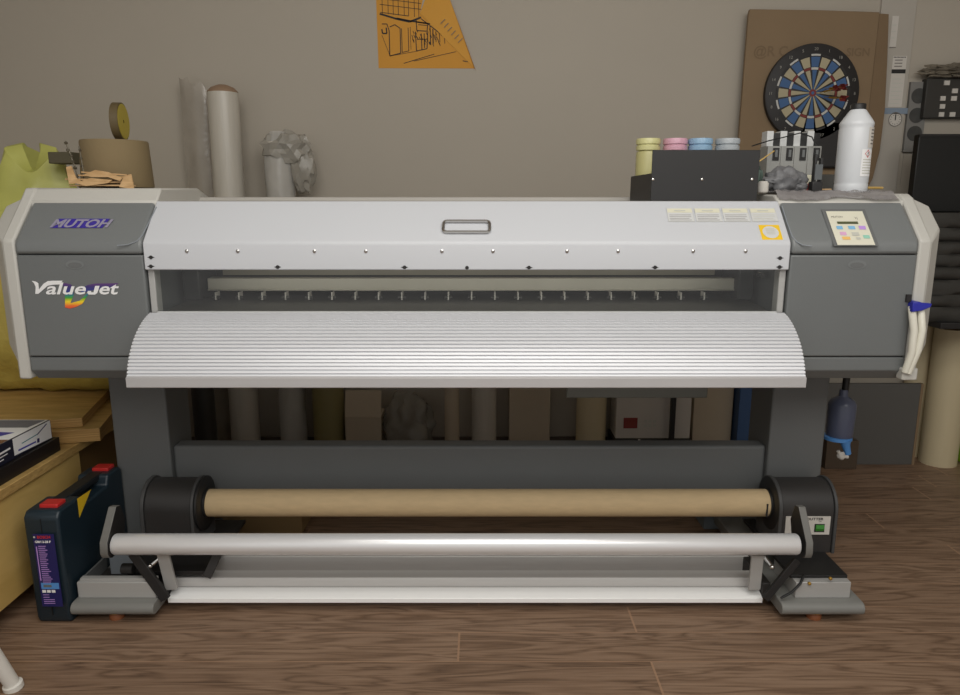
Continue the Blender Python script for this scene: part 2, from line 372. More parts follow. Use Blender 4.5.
for s in (-1, 1):
    x0, x1 = mir(s, LW+.004, DW)
    # housing body behind the panels
    hb = MB(); hb.box(x0+.012, x1-.012, YF+.03, 2.66, .745, 1.088)
    ho = hb.build('housing_body', 'dark', PR, bevel=.01)
    # front panel with a rounded outer edge
    fp = MB().box(x0, x1, YF, YF+.05, .8095, 1.1015).build('front_panel', 'dark', PR, bevel=.005, segs=3)
    fr = (at(75 if s < 0 else 857, 264.5, YF), X, Zv)
    fn = MB()
    oval = [(.026*math.cos(t*PI/12), .0125*math.sin(t*PI/12)) for t in range(24)]
    fn.on(fr, oval, 'cap', .0012)
    fn.on(fr, [(.020*math.cos(t*PI/12), -.002+.008*math.sin(t*PI/12)) for t in range(24)], 'stand', .0018)
    fn.build('finger_recess', None, fp, fix=False)
    # lower strip, with the darker underside turned back
    MB().prism([(YF+.002, .8068), (YF+.002, .768), (YF+.03, .738), (2.5, .738), (2.5, .8068)], x0, x1).build('lower_panel', 'dark', PR, bevel=.003)
    MB().box(x0+.004, x1-.004, YF+.008, YF+.06, .80, .815).build('panel_seam', 'seam', PR)
    MB().box(x0+.004, x1-.004, YF+.008, YF+.06, 1.095, 1.108).build('panel_seam', 'seam', PR)
    # sloped cap
    cp = MB().prism([(YF-.004, 1.104), (YF-.004, ZC-.005), (YF+.004, ZC+.008), (YT, ZT), (YT+.1, ZT), (YT+.1, 1.104)], x0, x1).build('sloped_cap', 'cap', PR, bevel=.009, segs=3)
    # raised rim line of the cap: thin polished curve down the inner side
    rp = [slope_frame(*a) for a in (((156.5, 207), (149, 222), (142.5, 235), (137, 241), (128, 244.5), (117, 245.5)) if s < 0 else ((782, 206), (787, 222), (792, 236), (797, 242), (803, 245), (812, 246)))]
    MB().tube([a[0]-SLN*.0002 for a in rp], .0016, 6).build('cap_rim', 'plate', cp)
    # cream frame round the outside
    a0, a1 = mir(s, DW+.002, WW)
    side = MB()
    side.prism([(YF, .742), (YF, ZC+.005), (YT+.005, ZT+.012), (YT+.03, 1.288 if s < 0 else 1.271), (2.46, 1.292 if s < 0 else 1.275), (2.62, 1.2), (2.66, .9), (2.6, .742)], a0, a1)
    sc = side.build('side_cover', 'cream', PR, bevel=.006, segs=2)
    bul = MB(); b0 = XC+s*WW; b1 = XC+s*(WW+.060)
    Yb = YF+.13
    prof0 = [(YF+.004, .79), (YF+.004, ZC), (YT+.02, ZT+.012), (2.44, 1.27), (2.6, 1.17), (2.62, .79)]
    prof1 = [(2.10, .83), (2.10, 1.172), (2.165, 1.235), (2.42, 1.24), (2.55, 1.13), (2.56, .83)]
    vs = [(b0, *p) for p in prof0]+[(b1, *p) for p in prof1]; n = 6
    bul.add(vs, [(i, (i+1) % n, n+(i+1) % n, n+i) for i in range(n)]+[tuple(range(n)), tuple(range(n, 2*n))])
    bul.build('side_bulge', 'cream', PR, bevel=.006)
    # cream top with its chamfered front band
    t0, t1 = mir(s, LW-.002, WW)
    zt_ = 1.292 if s < 0 else 1.273
    MB().prism([(YT-.002, ZT+.001), (YT+.035, zt_-.005), (2.46, zt_), (2.6, 1.25), (2.6, ZT-.03), (YT, ZT-.03)], t0, t1).build('top_cover', 'cream', PR, bevel=.005)
    # bracket between housing and window
    i0, i1 = mir(s, LW-.018, LW+.001)
    MB().prism([(YF+.012, .935), (YF+.012, 1.07), (YF+.05, 1.07), (YF+.05, .935)], i0, i1).build('window_bracket', 'alu_rail', PR, bevel=.003)
# control panel on the right hand cap
rightcap = [o for o in PR.children if o.name.startswith('sloped_cap')][1]
leftcap = [o for o in PR.children if o.name.startswith('sloped_cap')][0]
cpn = MB(); q = slope_frame(849.5, 228); rimw, rimh = .062, .0655
cpn.rect(q, -rimw, rimw*1.02, -rimh-.002, rimh+.006, 'stand', .0012)
cpn.build('panel_recess', None, rightcap, fix=False)
pn = MB(); pn.rect(q, -.0525, .0525, -rimh, rimh-.004, 'whitelabel', .003)
pno = pn.build('control_panel', mat('cream_panel_face', (222, 219, 200), .45), PR, fix=False); 
pno.data.materials.clear(); pno.data.materials.append(mat('cream_panel', (222, 219, 200), .45))
MB().rect(q, -.032, .027, .012, .021, 'lcd', .004).build('display', 'lcd', pno, fix=False)
for (a, b_, w, h_, mm) in ((-.030, -.002, .017, .012, 'btn_blue'), (.004, -.002, .019, .012, 'btn_blue'), (.034, -.002, .019, .013, 'btn_violet'),
                           (-.026, -.024, .018, .012, 'btn_pink'), (.008, -.026, .020, .013, 'btn_grey'), (-.022, -.041, .022, .011, 'btn_orange'), (.036, -.036, .018, .012, 'btn_green'), (.012, -.042, .012, .008, 'btn_grey')):
    MB().rect(q, a-w/2, a+w/2, b_-h_/2, b_+h_/2, mm, .0042).build('key', mm, pno, fix=False)
tx = MB(); tx.text('MUTOH', (q[0]+V_s*.036-X*.044, U_s, V_s), .009, 'print_', .2, off=.004); tx.build('panel_print', None, pno, fix=False); tx = MB(); tx.text('VJ', (q[0]+V_s*.031+X*.022, U_s, V_s), .010, 'print_', off=.004)
tx.build('panel_print', None, pno, fix=False)
# MUTOH badge on the left cap
q = slope_frame(80.5, 223.5)
bd = MB(); bd.on(q, [(-.080, -.0175), (.067, -.0175), (.080, .0175), (-.067, .0175)], 'purple', .001)
bd.text('MUTOH', (q[0]-V_s*.015, U_s, V_s), .041, 'silver_print', .3, .0014, sx=1.12, off=.002, align='CENTER')
bd.build('maker_badge', None, leftcap, fix=False, label='violet maker badge with silver lettering MUTOH')
# ValueJet logo on the left front panel
leftpanel = [o for o in PR.children if o.name.startswith('front_panel')][0]
def lp(zx, zy): return at(20+zx/8, 260+zy/8, YF)        # from the enlarged view of the logo
fr = (Vector((0, YF, 0)), X, Zv)
def pts(*zz): return [(lp(a, b).x, lp(a, b).z) for a, b in zz]
sw = MB()
sw.on(fr, pts((335, 185), (370, 185), (410, 195), (425, 215), (430, 280), (405, 345), (480, 325), (520, 285), (545, 260), (545, 280), (500, 350), (450, 375), (400, 388), (362, 380), (362, 280), (360, 230))[::-1], 'rain', .001)
sw.on(fr, pts((790, 185), (760, 210), (700, 225), (560, 245), (500, 265), (480, 240), (540, 200), (600, 188))[::-1], 'rain', .001)
sw.build('rainbow_swoosh', None, leftpanel, fix=False, label='rainbow coloured swoosh behind white lettering')
lg = MB()
lg.on(fr, pts((95, 165), (130, 172), (150, 185), (155, 235), (190, 190), (225, 168), (265, 165), (345, 165), (320, 195), (270, 197), (225, 205), (185, 240), (150, 270), (125, 270), (128, 215), (115, 185))[::-1], 'wht_print', .0018)
lg.on(fr, pts((604, 206), (640, 206), (622, 262), (604, 276), (552, 276), (540, 262), (546, 246), (572, 246), (570, 257), (590, 258))[::-1], 'wht_print', .0018)
def word(t_, z0, z1, size):
    n0 = len(lg.v); b_ = lp(z0, 272); wt = lp(z1, 272).x-b_.x
    lg.text(t_, (b_, X, Zv), size, 'wht_print', .28, .0009, off=.0019)
    q_ = lg.v[n0:]; m0 = min(p.x for p in q_); k = wt/(max(p.x for p in q_)-m0)
    for p in q_: p.x = b_.x+(p.x-m0)*k
word('alue', 212, 535, .0475); word('et', 640, 800, .0475)
lg.build('model_lettering', None, leftpanel, fix=False, label='white lettering ValueJet')

# ---- lid
lx0, lx1 = XC-LW, XC+LW
def arc(c, r, a0, a1, n=5): return [(c[0]+r*math.cos(a0+(a1-a0)*i/n), c[1]+r*math.sin(a0+(a1-a0)*i/n)) for i in range(n+1)]
ang = math.atan2(ZT-ZC, YT-YF)
lprof = [(YF-.006, 1.060)]+[(YF-.006, ZC-.008), (YF-.0045, ZC-.001), (YF, ZC+.005)]+[(YT, ZT+.002), (YT+.01, ZT+.002), (YT+.01, ZT-.02), (YF+.02, 1.12), (YF+.02, 1.060)]
lid = MB().prism(lprof, lx0, lx1).build('lid', 'lid', PR, bevel=.003)
# handle
q = slope_frame(466.5, 228); hw, hh, rr = .0655, .0205, .010
hp = []
for cx_, cy_, a0 in ((hw-rr, hh-rr, 0), (-hw+rr, hh-rr, PI/2), (-hw+rr, -hh+rr, PI), (hw-rr, -hh+rr, 1.5*PI)):
    for i in range(5): a = a0+PI/2*i/4; hp.append(q[0]+X*(cx_+rr*math.cos(a))+V_s*(cy_+rr*math.sin(a))+SLN*.007)
hd = MB().tube(hp, .0042, 8, closed=True); 
for e_ in (-1, 1): hd.cyl(q[0]+X*(hw*e_)-SLN*.002, q[0]+X*(hw*e_)+SLN*.008, .0042, n=8)
hd.build('handle', 'chrome', lid)
for px in (187, 238, 314.5, 366, 442, 493, 567, 618, 693, 745.5):
    p = at(px, 251, YF-.006); MB().lathe([(.0052, 0), (.0048, -.003), (.002, -.0045)], p, n=12, axis='y').build('screw', 'chrome', lid)
for px, py in ((277.7, 267), (404.5, 267.3), (529, 267.5), (655, 267.3), (151, 257.3), (151, 266.3), (780, 258), (779.5, 267)):
    p = at(px, py, YF-.006); d = MB(); d.cyl(p+Yv*.001, p-Yv*.002, .0052, n=12)
    d.prism([(p.x-.0105, p.z), (p.x, p.z-.0035), (p.x+.0105, p.z), (p.x, p.z+.0035)], p.y-.001, p.y+.001, axis='y')
    d.build('clip', 'ink', lid)
p = at(467, 267.7, YF-.006); MB().cyl(p+Yv*.001, p-Yv*.0018, .0052, n=14).build('lock_screw', 'ink', lid)
# stickers
for i, (a, b_) in enumerate(((667, 693.5), (694.5, 721.5), (722, 749.5), (750, 777))):
    q = slope_frame((a+b_)/2, 215); w = .037
    st = MB(); st.rect(q, -w, w, -.0265, .0265, 'whitelabel', .001); st.rect(q, -w+.002, w-.002, .008, .0235, 'palelabel', .0015)
    st.rect(q, -.016, .016, .013, .0175, 'btn_grey', .002)
    for j, yy in enumerate((-.002, -.009, -.016, -.0215)): st.rect(q, -w+.005, w-.007-.006*(j == 2), yy, yy+.0024, 'soft_print' if i != 3 else 'btn_grey', .0015)
    for e in ((-w, -w+.0008, -.0265, .0265), (w-.0008, w, -.0265, .0265), (-w, w, -.0265, -.0257)): st.rect(q, *e, 'btn_grey', .0015)
    st.build('warning_label', None, lid, fix=False)
q = slope_frame(770.5, 232.5); st = MB(); st.rect(q, -.029, .029, -.0275, .0275, 'yellow', .001)
st.on(q, [(.0225*math.cos(t*PI/14), .0225*math.sin(t*PI/14)) for t in range(28)], 'whitelabel', .0016)
for yy in (.010, .004, -.002, -.008): st.rect(q, -.012, .012, yy, yy+.003, 'btn_grey', .002)
st.build('caution_sticker', None, lid, fix=False, label='square yellow caution sticker with white disc')
# rear top cover behind the lid
MB().prism([(YT+.012, 1.236), (YT+.012, 1.250), (2.462, 1.250), (2.47, 1.263), (2.5, 1.263), (2.62, 1.19), (2.62, 1.1), (2.5, 1.1), (YT+.03, 1.2)], lx0, lx1).build('rear_cover', mat('rear_cover_grey', (176, 172, 165), .5), PR, bevel=.003)
# ---- print bay behind the window
MB().box(lx0+.005, lx1-.005, 2.46, 2.5, .93, 1.1).build('bay_back_wall', 'inside', PR)
MB().box(lx0+.005, lx1-.005, YF+.012, 2.62, .745, .905).build('platen_beam', 'inside', PR)
MB().prism([(YF+.055, .905), (YF+.055, .928), (2.14, .938), (2.30, .942), (2.46, .942), (2.46, .905)], lx0+.02, lx1-.02).build('platen', mat('dark_platen', (62, 60, 55), .4), PR)
rl = MB(); rl.box(lx0+.07, lx1-.04, 2.30, 2.34, .972, 1.008); rl.box(lx0+.07, lx1-.04, 2.295, 2.30, .968, .974)
rl.build('carriage_rail', 'rail', PR, bevel=.003)
MB().box(lx0+.1, lx1-.10, 2.36, 2.38, 1.012, 1.06).build('guide_rail', mat('guide_rail_tan', (150, 142, 124), .5), PR)
for e_, w in ((lx0+.005, .055), (lx1-.055, .05)):
    MB().box(e_, e_+w, 2.26, 2.42, .942, 1.075).build('carriage_dock', mat('dock_dark', (58, 58, 58), .5), PR, bevel=.006)
for k in range(24):
    px = 217+23.15*k
    if px > 712: break
    p = at(px, 293.5, 2.27)
    pr = MB(); pr.box(p.x-.002, p.x+.002, 2.255, 2.29, .944, .968); pr.cyl((p.x-.012, 2.262, .951), (p.x+.012, 2.262, .951), .006, n=10, m='inside')
    pr.m.insert(0, M['paper']); pr.mi = [0]*6+[1]*(len(pr.f)-6)
    pr.build('pinch_roller', None, PR)
p = at(763, 275.5, 2.2); MB().cyl(p, p+Yv*.03, .009, n=14).build('dock_knob', 'chrome', PR)
# window
wz0, wz1 = .937, 1.068
wo = MB().add([(lx0+.02, YF+.012, wz0), (lx1-.02, YF+.012, wz0), (lx1-.02, YF+.012, wz1), (lx0+.02, YF+.012, wz1)], [(0, 1, 2, 3)]).build('front_window', 'glass', PR)
MB().box(lx0+.02, lx1-.02, YF+.004, YF+.016, wz0-.004, wz0+.003).build('window_edge', 'whitelabel', PR)
# ---- ribbed output tray
ctrl = [(2.036, .934), (2.005, .9255), (1.972, .911), (1.94, .890), (1.913, .866), (1.893, .840), (1.879, .814), (1.870, .789)]
def curve(t):
    n = len(ctrl)-1; f = t*n; i = min(int(f), n-1); f -= i
    p0 = ctrl[max(i-1, 0)]; p1 = ctrl[i]; p2 = ctrl[i+1]; p3 = ctrl[min(i+2, n)]
    return Vector([.5*(2*p1[k]+(p2[k]-p0[k])*f+(2*p0[k]-5*p1[k]+4*p2[k]-p3[k])*f*f+(3*p1[k]-p0[k]-3*p2[k]+p3[k])*f**3) for k in (0, 1)])
outer = []; NR = 21
for i in range(NR):
    for f, d in ((.03, -.0012), (.10, .0040), (.70, .0044), (.79, -.0012)):
        t = (i+f)/NR; a = curve(t); tg = (curve(min(1, t+.01))-curve(max(0, t-.01))).normalized(); nn = Vector((tg.y, -tg.x))
        if nn.y < 0: nn = -nn
        outer.append(tuple(a+nn*d))
lipf = [(1.862, .789), (1.860, .786), (1.860, .762), (1.872, .760), (1.878, .762), (1.880, .79)]
inner = [tuple(curve(1-i/12)+Vector((.010, -.008))) for i in range(1, 13)]
MB().prism(outer+lipf[-1:]+inner, lx0, lx1).build('output_tray', 'alu_tray', PR, smooth=25)
MB().prism([(1.868, .792), (1.860, .789), (1.860, .762), (1.866, .760), (1.905, .80), (1.885, .800)], lx0-.001, lx1+.001).build('tray_lip', mat('lip_aluminium', (186, 184, 184), .45, .15), PR, bevel=.0015)
# ---- stand
for s in (-1, 1):
    a, b_ = mir(s, 1.026, 1.215)
    MB().box(a, b_, 2.35, 2.54, .07, .745).build('stand_leg', 'stand', PR, bevel=.006)
    a, b_ = mir(s, .943, 1.192)
    rb = arc((1.975, .0465), .0195, 1.5*PI, .5*PI, 8)
    ft = MB().prism(rb+[(2.85, .066), (2.85, .027)], a, b_).build('stand_foot', 'foot', PR, bevel=.003)
    for yy in (2.0, 2.78):
        px = XC+s*(1.075 if s < 0 else 1.06)
        MB().lathe([(.022, 0), (.022, .012), (.018, .018)], (px, yy, 0), n=20).build('leveling_pad', 'orange', ft)
        MB().lathe([(.014, .016), (.022, .020), (.022, .030)], (px, yy, 0), n=20).build('leveling_nut', 'brass', ft)
MB().box(XC-1.027, XC+1.027, 2.372, 2.44, .225, .420).build('cross_beam', 'stand', PR, bevel=.01, segs=3)
# ---- take-up unit
# base blocks
MB().box(-1.222, -.985, 1.995, 2.017, .0662, .118).build('base_block', 'alu_rail', PR, bevel=.002)
MB().box(-1.222, -.985, 2.017, 2.16, .0662, .075).build('block_floor', 'black2', PR)
MB().box(-1.222, -1.216, 2.017, 2.16, .075, .118).build('block_side', 'stand', PR)
MB().box(-1.216, -.985, 2.003, 2.022, .118, .126).build('block_flange', 'alu_rail', PR, bevel=.001)
MB().box(.958, 1.125, 1.995, 2.16, .0662, .118).build('base_block', 'alu_rail', PR, bevel=.002)
MB().box(.95, 1.125, 2.02, 2.42, .118, .128).build('base_plate', 'black', PR, bevel=.001)
MB().box(-1.095, -.845, 2.05, 2.42, .112, .124).build('base_plate', 'black', PR, bevel=.001)
MB().prism([(2.12, .075), (2.12, .152), (2.125, .158), (2.145, .158), (2.145, .075)], -1.185, -1.098).build('bracket_plate', 'plate', PR, bevel=.002)
MB().cyl((-1.10, 2.035, .142), (-1.065, 2.035, .142), .016, n=18).build('bracket_knob', 'black', PR)
for yy in (2.35,):
    pass
cY, cZ = 2.255, .262
R = .085; FYH = cY-R
for side, (a, b_) in {'l': (-1.085, -.935), 'r': (.976, 1.144)}.items():
    def dome(e): return [(cY-R-e, .124)]+[(cY+(R+e)*math.cos(t), cZ+(R+e)*math.sin(t)) for t in [PI-PI*i/16 for i in range(17)]]+[(cY+R+e, .124)]
    hs = MB().prism(dome(0), a, b_).build('take_up_housing', 'black2', PR, bevel=.003, segs=2)
    for e_ in ((a-.012, a), (b_, b_+.010)):
        MB().prism(dome(.006), *e_).build('end_plate', mat('end_plate_grey', (70, 70, 70), .45), hs, bevel=.002)
    if side == 'r':
        fr = (Vector(((a+b_)/2, FYH, .230)), X, Zv)
        pl = MB().box(a+.012, b_-.012, FYH-.003, FYH+.002, .190, .2525).build('switch_plate', 'paper', hs)
        tt = MB(); tt.text('M ..  MOUTTER', (Vector(((a+b_)/2, FYH-.003, .2405)), X, Zv), .0115, 'ink', 0, .0003, sx=1.25, align='CENTER'); tt.text('ON', (Vector((b_-.046, FYH-.003, .234)), X, Zv), .006, 'ink', align='CENTER')
        tt.build('plate_print', None, hs, fix=False)
        MB().box(b_-.062, b_-.030, FYH-.005, FYH, .200, .227).build('switch_frame', 'ink', hs)
        MB().prism([(FYH-.005, .203), (FYH-.012, .214), (FYH-.008, .225), (FYH-.004, .225), (FYH-.004, .203)], b_-.059, b_-.033).build('power_switch', 'green_led', hs)
def flange(x, s):
    f = MB()
    f.lathe([(.02, 0), (.086, 0), (.090, .004*s), (.090, .010*s), (.082, .013*s), (.05, .014*s), (.05, .02*s), (.02, .02*s)], (x, cY, cZ), n=40, axis='x')
    f.build('roll_flange', 'black', PR)
    MB().lathe([(.03, 0), (.03, .04*s), (.02, .05*s)], (x+.018*s, cY, cZ), n=24, axis='x').build('core_chuck', 'black', PR)
flange(-.925, 1); flange(.975, -1)
MB().lathe([(.06, 0), (.06, -.02)], (-.915, cY, cZ), n=24, axis='x').build('drive_hub', 'black', PR)
# tension bar and its arms
BY, BZ = 2.0, .241
MB().lathe([(.022, -1.097), (.0295, -1.096), (.0315, -1.092), (.0315, .948), (.0295, .952), (.022, .953)], (0, BY, BZ), n=40, axis='x').build('tension_bar', 'alu', PR)
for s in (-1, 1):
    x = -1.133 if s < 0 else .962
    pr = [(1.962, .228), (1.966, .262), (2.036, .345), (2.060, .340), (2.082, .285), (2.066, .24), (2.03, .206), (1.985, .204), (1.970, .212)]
    bb = MB().prism(pr, x+(.010 if s < 0 else 0), x+(.034 if s < 0 else .022)); bb.m = [mat('bracket_grey', (112, 111, 107), .5), M['black']]; bb.mi = [0]*len(pr)+[1, 1]  # side faces set to black, their shade put into the colour
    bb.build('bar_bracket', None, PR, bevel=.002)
def slat(p0, p1, w, t, name, m, **k):
    """flat bar from p0 to p1 with width w across the view and thickness t in depth"""
    p0, p1 = Vector(p0), Vector(p1); d = (p1-p0).normalized(); a = d.cross(Yv).normalized()*w/2; b_ = d.cross(a).normalized()*t/2
    vs = [p+i*a+j*b_ for p in (p0, p1) for i, j in ((-1, -1), (1, -1), (1, 1), (-1, 1))]
    return MB().add(vs, [(0, 1, 2, 3), (4, 5, 6, 7), (0, 1, 5, 4), (1, 2, 6, 5), (2, 3, 7, 6), (3, 0, 4, 7)]).build(name, m, PR, bevel=.001, **k)
slat(at(133, 553, 2.005), at(166, 599, 1.995), .030, .012, 'diagonal_arm', 'black')
slat(at(797, 560, 2.005), at(765, 599, 1.995), .022, .012, 'diagonal_arm', 'black')
for a, b_ in (((163, 553), (172, 589)), ((757.5, 555), (754, 589))):
    o = slat(at(*a, 2.015), at(*b_, 2.025), .036, .010, 'link_bar', 'alu_rail')
slat(at(218, 553, 2.06), at(207, 577, 2.04), .026, .012, 'rear_link_arm', 'black2')
for pa, pb in (((162, 556), (150, 566)), ((764, 556), (772, 567))):
    MB().tube([at(*pa, 2.03), at(*pb, 2.01)], .006, 8).build('clamp_lever', 'chrome', PR)
    MB().blob(at(*pb, 2.008), .008, 0, sub=2).build('lever_knob', 'chrome', PR)
# floor rails
r0, r1 = -.963, .872
MB().box(r0+.02, r1+.02, 2.20, 2.24, .032, .097).build('rear_rail', 'rail_pale', PR, bevel=.003)
MB().prism([(2.068, .06), (2.068, .078), (2.074, .090), (2.12, .090), (2.12, .05)], r0, r1).build('middle_rail', 'rail_pale', PR, bevel=.002)
MB().prism([(2.020, .050), (2.020, .034), (2.066, .034), (2.066, .0625), (2.060, .0625)], r0, r1).build('front_rail', 'alu_bright', PR, bevel=.002)
for y_, z_ in ((2.0, .05),):
    pass
for xx in (-.978, .885):
    MB().box(xx-.012, xx+.012, 2.03, 2.24, .045, .095).build('rail_end_cap', 'black2', PR, bevel=.002)
# cable over the right block and the small connector at the back
pts_ = [at(804, 575, 2.01), at(800, 584, 1.985), at(792, 592, 1.982), at(781, 598, 1.975)]
MB().tube(pts_, .004, 8).build('sensor_cable', 'pipe', PR)
MB().tube([(1.12, 2.35, .25), (1.19, 2.33, .22), (1.20, 2.3, .15), (1.17, 2.25, .13), (1.13, 2.2, .135)], .007, 8).build('power_cord', 'pipe', PR)
for px, py in ((830, 578), (809, 583)):
    p = at(px, py, 1.995); MB().lathe([(.005, 0), (.005, -.006), (.002, -.008)], p+Yv*.0, n=10, axis='y').build('block_screw', 'brass', PR)
# hoses on the right cover
def hosepath(*q): return [at(a, b_, c) for a, b_, c in q]
MB().tube(hosepath((912, 301, 2.06), (912, 310, 2.015), (914, 330, 2.005), (912, 352, 2.005), (905, 372, 2.015)), .0105, 10).build('ink_hose', 'hose', PR)
MB().tube(hosepath((919, 301, 2.06), (921, 312, 2.015), (922, 330, 2.005), (918, 350, 2.005), (908, 373, 2.015)), .0105, 10).build('ink_hose', 'hose', PR)
a, b_ = at(898, 369, 2.02), at(914, 383, 2.02)
MB().box(XC+DW-.012, XC+WW-.004, 2.018, 2.05, .742, .778).build('hose_guide', 'cream', PR, bevel=.004)
p = at(917, 306, 2.01); vl = MB(); vl.cyl(p+Yv*.03, p-Yv*.008, .013, n=14); vl.prism([(p.x-.018, p.z+.012), (p.x-.018, p.z-.016), (p.x+.01, p.z-.012), (p.x+.034, p.z-.002), (p.x+.036, p.z+.008)], p.y-.01, p.y+.006, axis='y')
vl.build('hose_valve', 'blue', PR, bevel=.002)
MB().box(p.x-.022, p.x-.008, 2.026, 2.04, p.z+.01, p.z+.03).build('valve_slot', 'ink', PR)

# ================================================================== LOOSE: roll core on the take-up
core = MB(); L0, L1 = -.904, .958
core.lathe([(.038, L0), (.0455, L0), (.0455, L1), (.038, L1)], (0, cY, cZ), n=40, axis='x', cap=False)
core.lathe([(.038, L1), (.038, L0)], (0, cY, cZ), n=40, axis='x', cap=False)
core.box(L1-.018, L1-.013, cY-.047, cY-.0435, cZ-.03, cZ+.015, 'ink')
core.m.insert(0, M['card']); core.mi = [0]*(len(core.f)-6)+[1]*6
tag(core.build('cardboard_tube', None, None), 'long brown cardboard tube clamped between the black take-up flanges', 'tube')

# ================================================================== ON THE PRINTER, RIGHT
ZP = 1.2506
tr = thing('ink_bottle_tray', 'black metal box holding four round ink bottles on the lid', 'box', (.66, 2.3, ZP))
bx0, bx1, by0, by1 = .500, .812, 2.156, 2.452
MB().box(bx0, bx1, by0, by0+.004, ZP, at(700, 150, by0).z).build('front_plate', 'black', tr, bevel=.001)
tb = MB(); tb.box(bx0, bx1, by0+.004, by1, ZP, ZP+.004); tb.box(bx0, bx0+.003, by0+.004, by1, ZP+.004, at(640, 175, 2.3).z); tb.box(bx1-.003, bx1, by0+.004, by1, ZP+.004, ZP+.12); tb.box(bx0+.003, bx1-.003, by1-.003, by1, ZP+.004, ZP+.07)
tb.build('box_body', 'black', tr)
for px in (653, 702, 752):
    p = at(px, 179.5, by0); MB().lathe([(.004, .001), (.004, -.002), (.002, -.003)], p, n=10, axis='y').build('screw', 'chrome', tr)
def ink_bottle(px, capm, colour):
    BYY = 2.40; c = at(px, 150, BYY); c.z = ZP+.004; hz = at(px, 138.5, BYY).z-c.z
    t = thing('ink_bottle', '', 'bottle', (c.x, BYY, c.z), 'ink bottles in the black box')
    MB().lathe([(.030, 0), (.036, .003), (.0375, .012), (.0375, hz-.050), (.036, hz-.042), (.031, hz-.040), (.031, hz-.034)], (c.x, BYY, c.z), n=28).build('bottle_body', bottle_mat[colour], t)
    pf = [(.031, hz-.038), (.0375, hz-.037), (.038, hz-.032), (.038, hz-.024), (.0345, hz-.022), (.0345, hz-.019), (.0385, hz-.018), (.0390, hz-.006), (.037, hz-.001), (.02, hz)]
    MB().lathe(pf, (c.x, BYY, c.z), n=28).build('bottle_cap', capm, t)
    t['label'] = {'y': 'round ink bottle with pale yellow ribbed cap in black box', 'm': 'round ink bottle with pink ribbed cap in black box', 'c': 'round ink bottle with light blue ribbed cap in black box', 'k': 'round ink bottle with grey ribbed cap in black box'}[colour]
bottle_mat = {'y': mat('bottle_yellow', (188, 182, 128), .35), 'm': mat('bottle_pink', (196, 150, 160), .35), 'c': mat('bottle_blue', (130, 160, 190), .35), 'k': mat('bottle_grey', (150, 152, 152), .35)}
for px, cm_, k in ((648, 'cy', 'y'), (675, 'cm', 'm'), (700, 'cc', 'c'), (727, 'ck', 'k')): ink_bottle(px, cm_, k)

ZR, ZL = 1.2735, 1.2925
# solvent bottle
p = at(850, 192, 2.30); bx = p.x
wb = thing('solvent_bottle', 'tall white plastic bottle with black cap and red hazard diamond', 'bottle', (bx, 2.30, ZR))
prof = [(.046, .0012), (.0515, .005), (.053, .012), (.053, .026), (.0515, .030), (.053, .034), (.0535, .190), (.052, .196), (.0535, .202), (.0535, .209), (.051, .214), (.026, .247), (.022, .250), (.021, .254)]
prof = [(r_*.91, h_) for r_, h_ in prof]
body = MB().lathe(prof, (bx, 2.30, ZR), n=40).build('bottle_body', 'bottle', wb)
MB().lathe([(.0215, .250), (.0215, .264), (.019, .267), (.01, .2675)], (bx, 2.30, ZR), n=28).build('bottle_cap', 'black', wb)
lb = MB()
def curved(mb, a0, a1, z0, z1, m, r=.0493, n=8, yc=2.30):
    for i in range(n):
        t0, t1 = a0+(a1-a0)*i/n, a0+(a1-a0)*(i+1)/n
        mb.poly([(bx+r*math.sin(t), yc-r*math.cos(t), ZR+z) for t, z in ((t0, z0), (t1, z0), (t1, z1), (t0, z1))], m)
curved(lb, .0, .9, .05, .130, 'wht_print'); curved(lb, .35, 1.05, .135, .195, 'paper')
for z in (.058, .066, .074, .082, .090, .098): curved(lb, .1, .85, z, z+.003, 'btn_grey', .0496)
for z in (.145, .155, .165, .175, .185): curved(lb, .55, .9, z, z+.004, 'print_', .0496)
a = .42; cz = .117
def onb(u, w, r=.0498): t = a+u/.0493; return (bx+r*math.sin(t), 2.30-r*math.cos(t), ZR+w)
lb.poly([onb(-.011, cz), onb(0, cz-.012), onb(.011, cz), onb(0, cz+.012)], 'red'); lb.poly([onb(-.008, cz, .0500), onb(0, cz-.009, .0500), onb(.008, cz, .0500), onb(0, cz+.009, .0500)], 'wht_print')
lb.poly([onb(-.0012, cz-.002, .0502), onb(.0012, cz-.002, .0502), onb(.0018, cz+.006, .0502), onb(-.0018, cz+.006, .0502)], 'ink'); lb.poly([onb(-.0013, cz-.006, .0502), onb(.0013, cz-.006, .0502), onb(.0013, cz-.0035, .0502), onb(-.0013, cz-.0035, .0502)], 'ink')
lb.build('bottle_label', None, wb, fix=False)
# crumpled clear sheet on the right top
def crumple(x0, x1, y0, y1, z, nx, ny, amp, freq, seed, lo=None):
    mb = MB(); vs = []
    for j in range(ny+1):
        for i in range(nx+1):
            a, b_ = x0+(x1-x0)*i/nx, y0+(y1-y0)*j/ny
            h = abs(noise.noise(Vector((a*freq, b_*freq, seed))))+.5*abs(noise.noise(Vector((a*freq*2.3, b_*freq*2.3, seed+4))))
            w = .02*noise.noise(Vector((a*9, b_*9, seed+9)))
            vs.append((a+w*.5, b_+w, z+amp*h))
    mb.add(vs, [(j*(nx+1)+i, j*(nx+1)+i+1, (j+1)*(nx+1)+i+1, (j+1)*(nx+1)+i) for j in range(ny) for i in range(nx)])
    return mb
sh = crumple(.872, 1.222, 2.137, 2.40, ZR+.0015, 60, 44, .011, 20, 2)
for p in sh.v:
    if p.y < 2.176:
        k = max(0, (p.y-2.138)/.037); p.z += (1.2495-ZR+.0205*k)*(1) if k < 1 else 0
    if (Vector((p.x-bx, p.y-2.30, 0))).length < .062: p.z = ZR+.0004
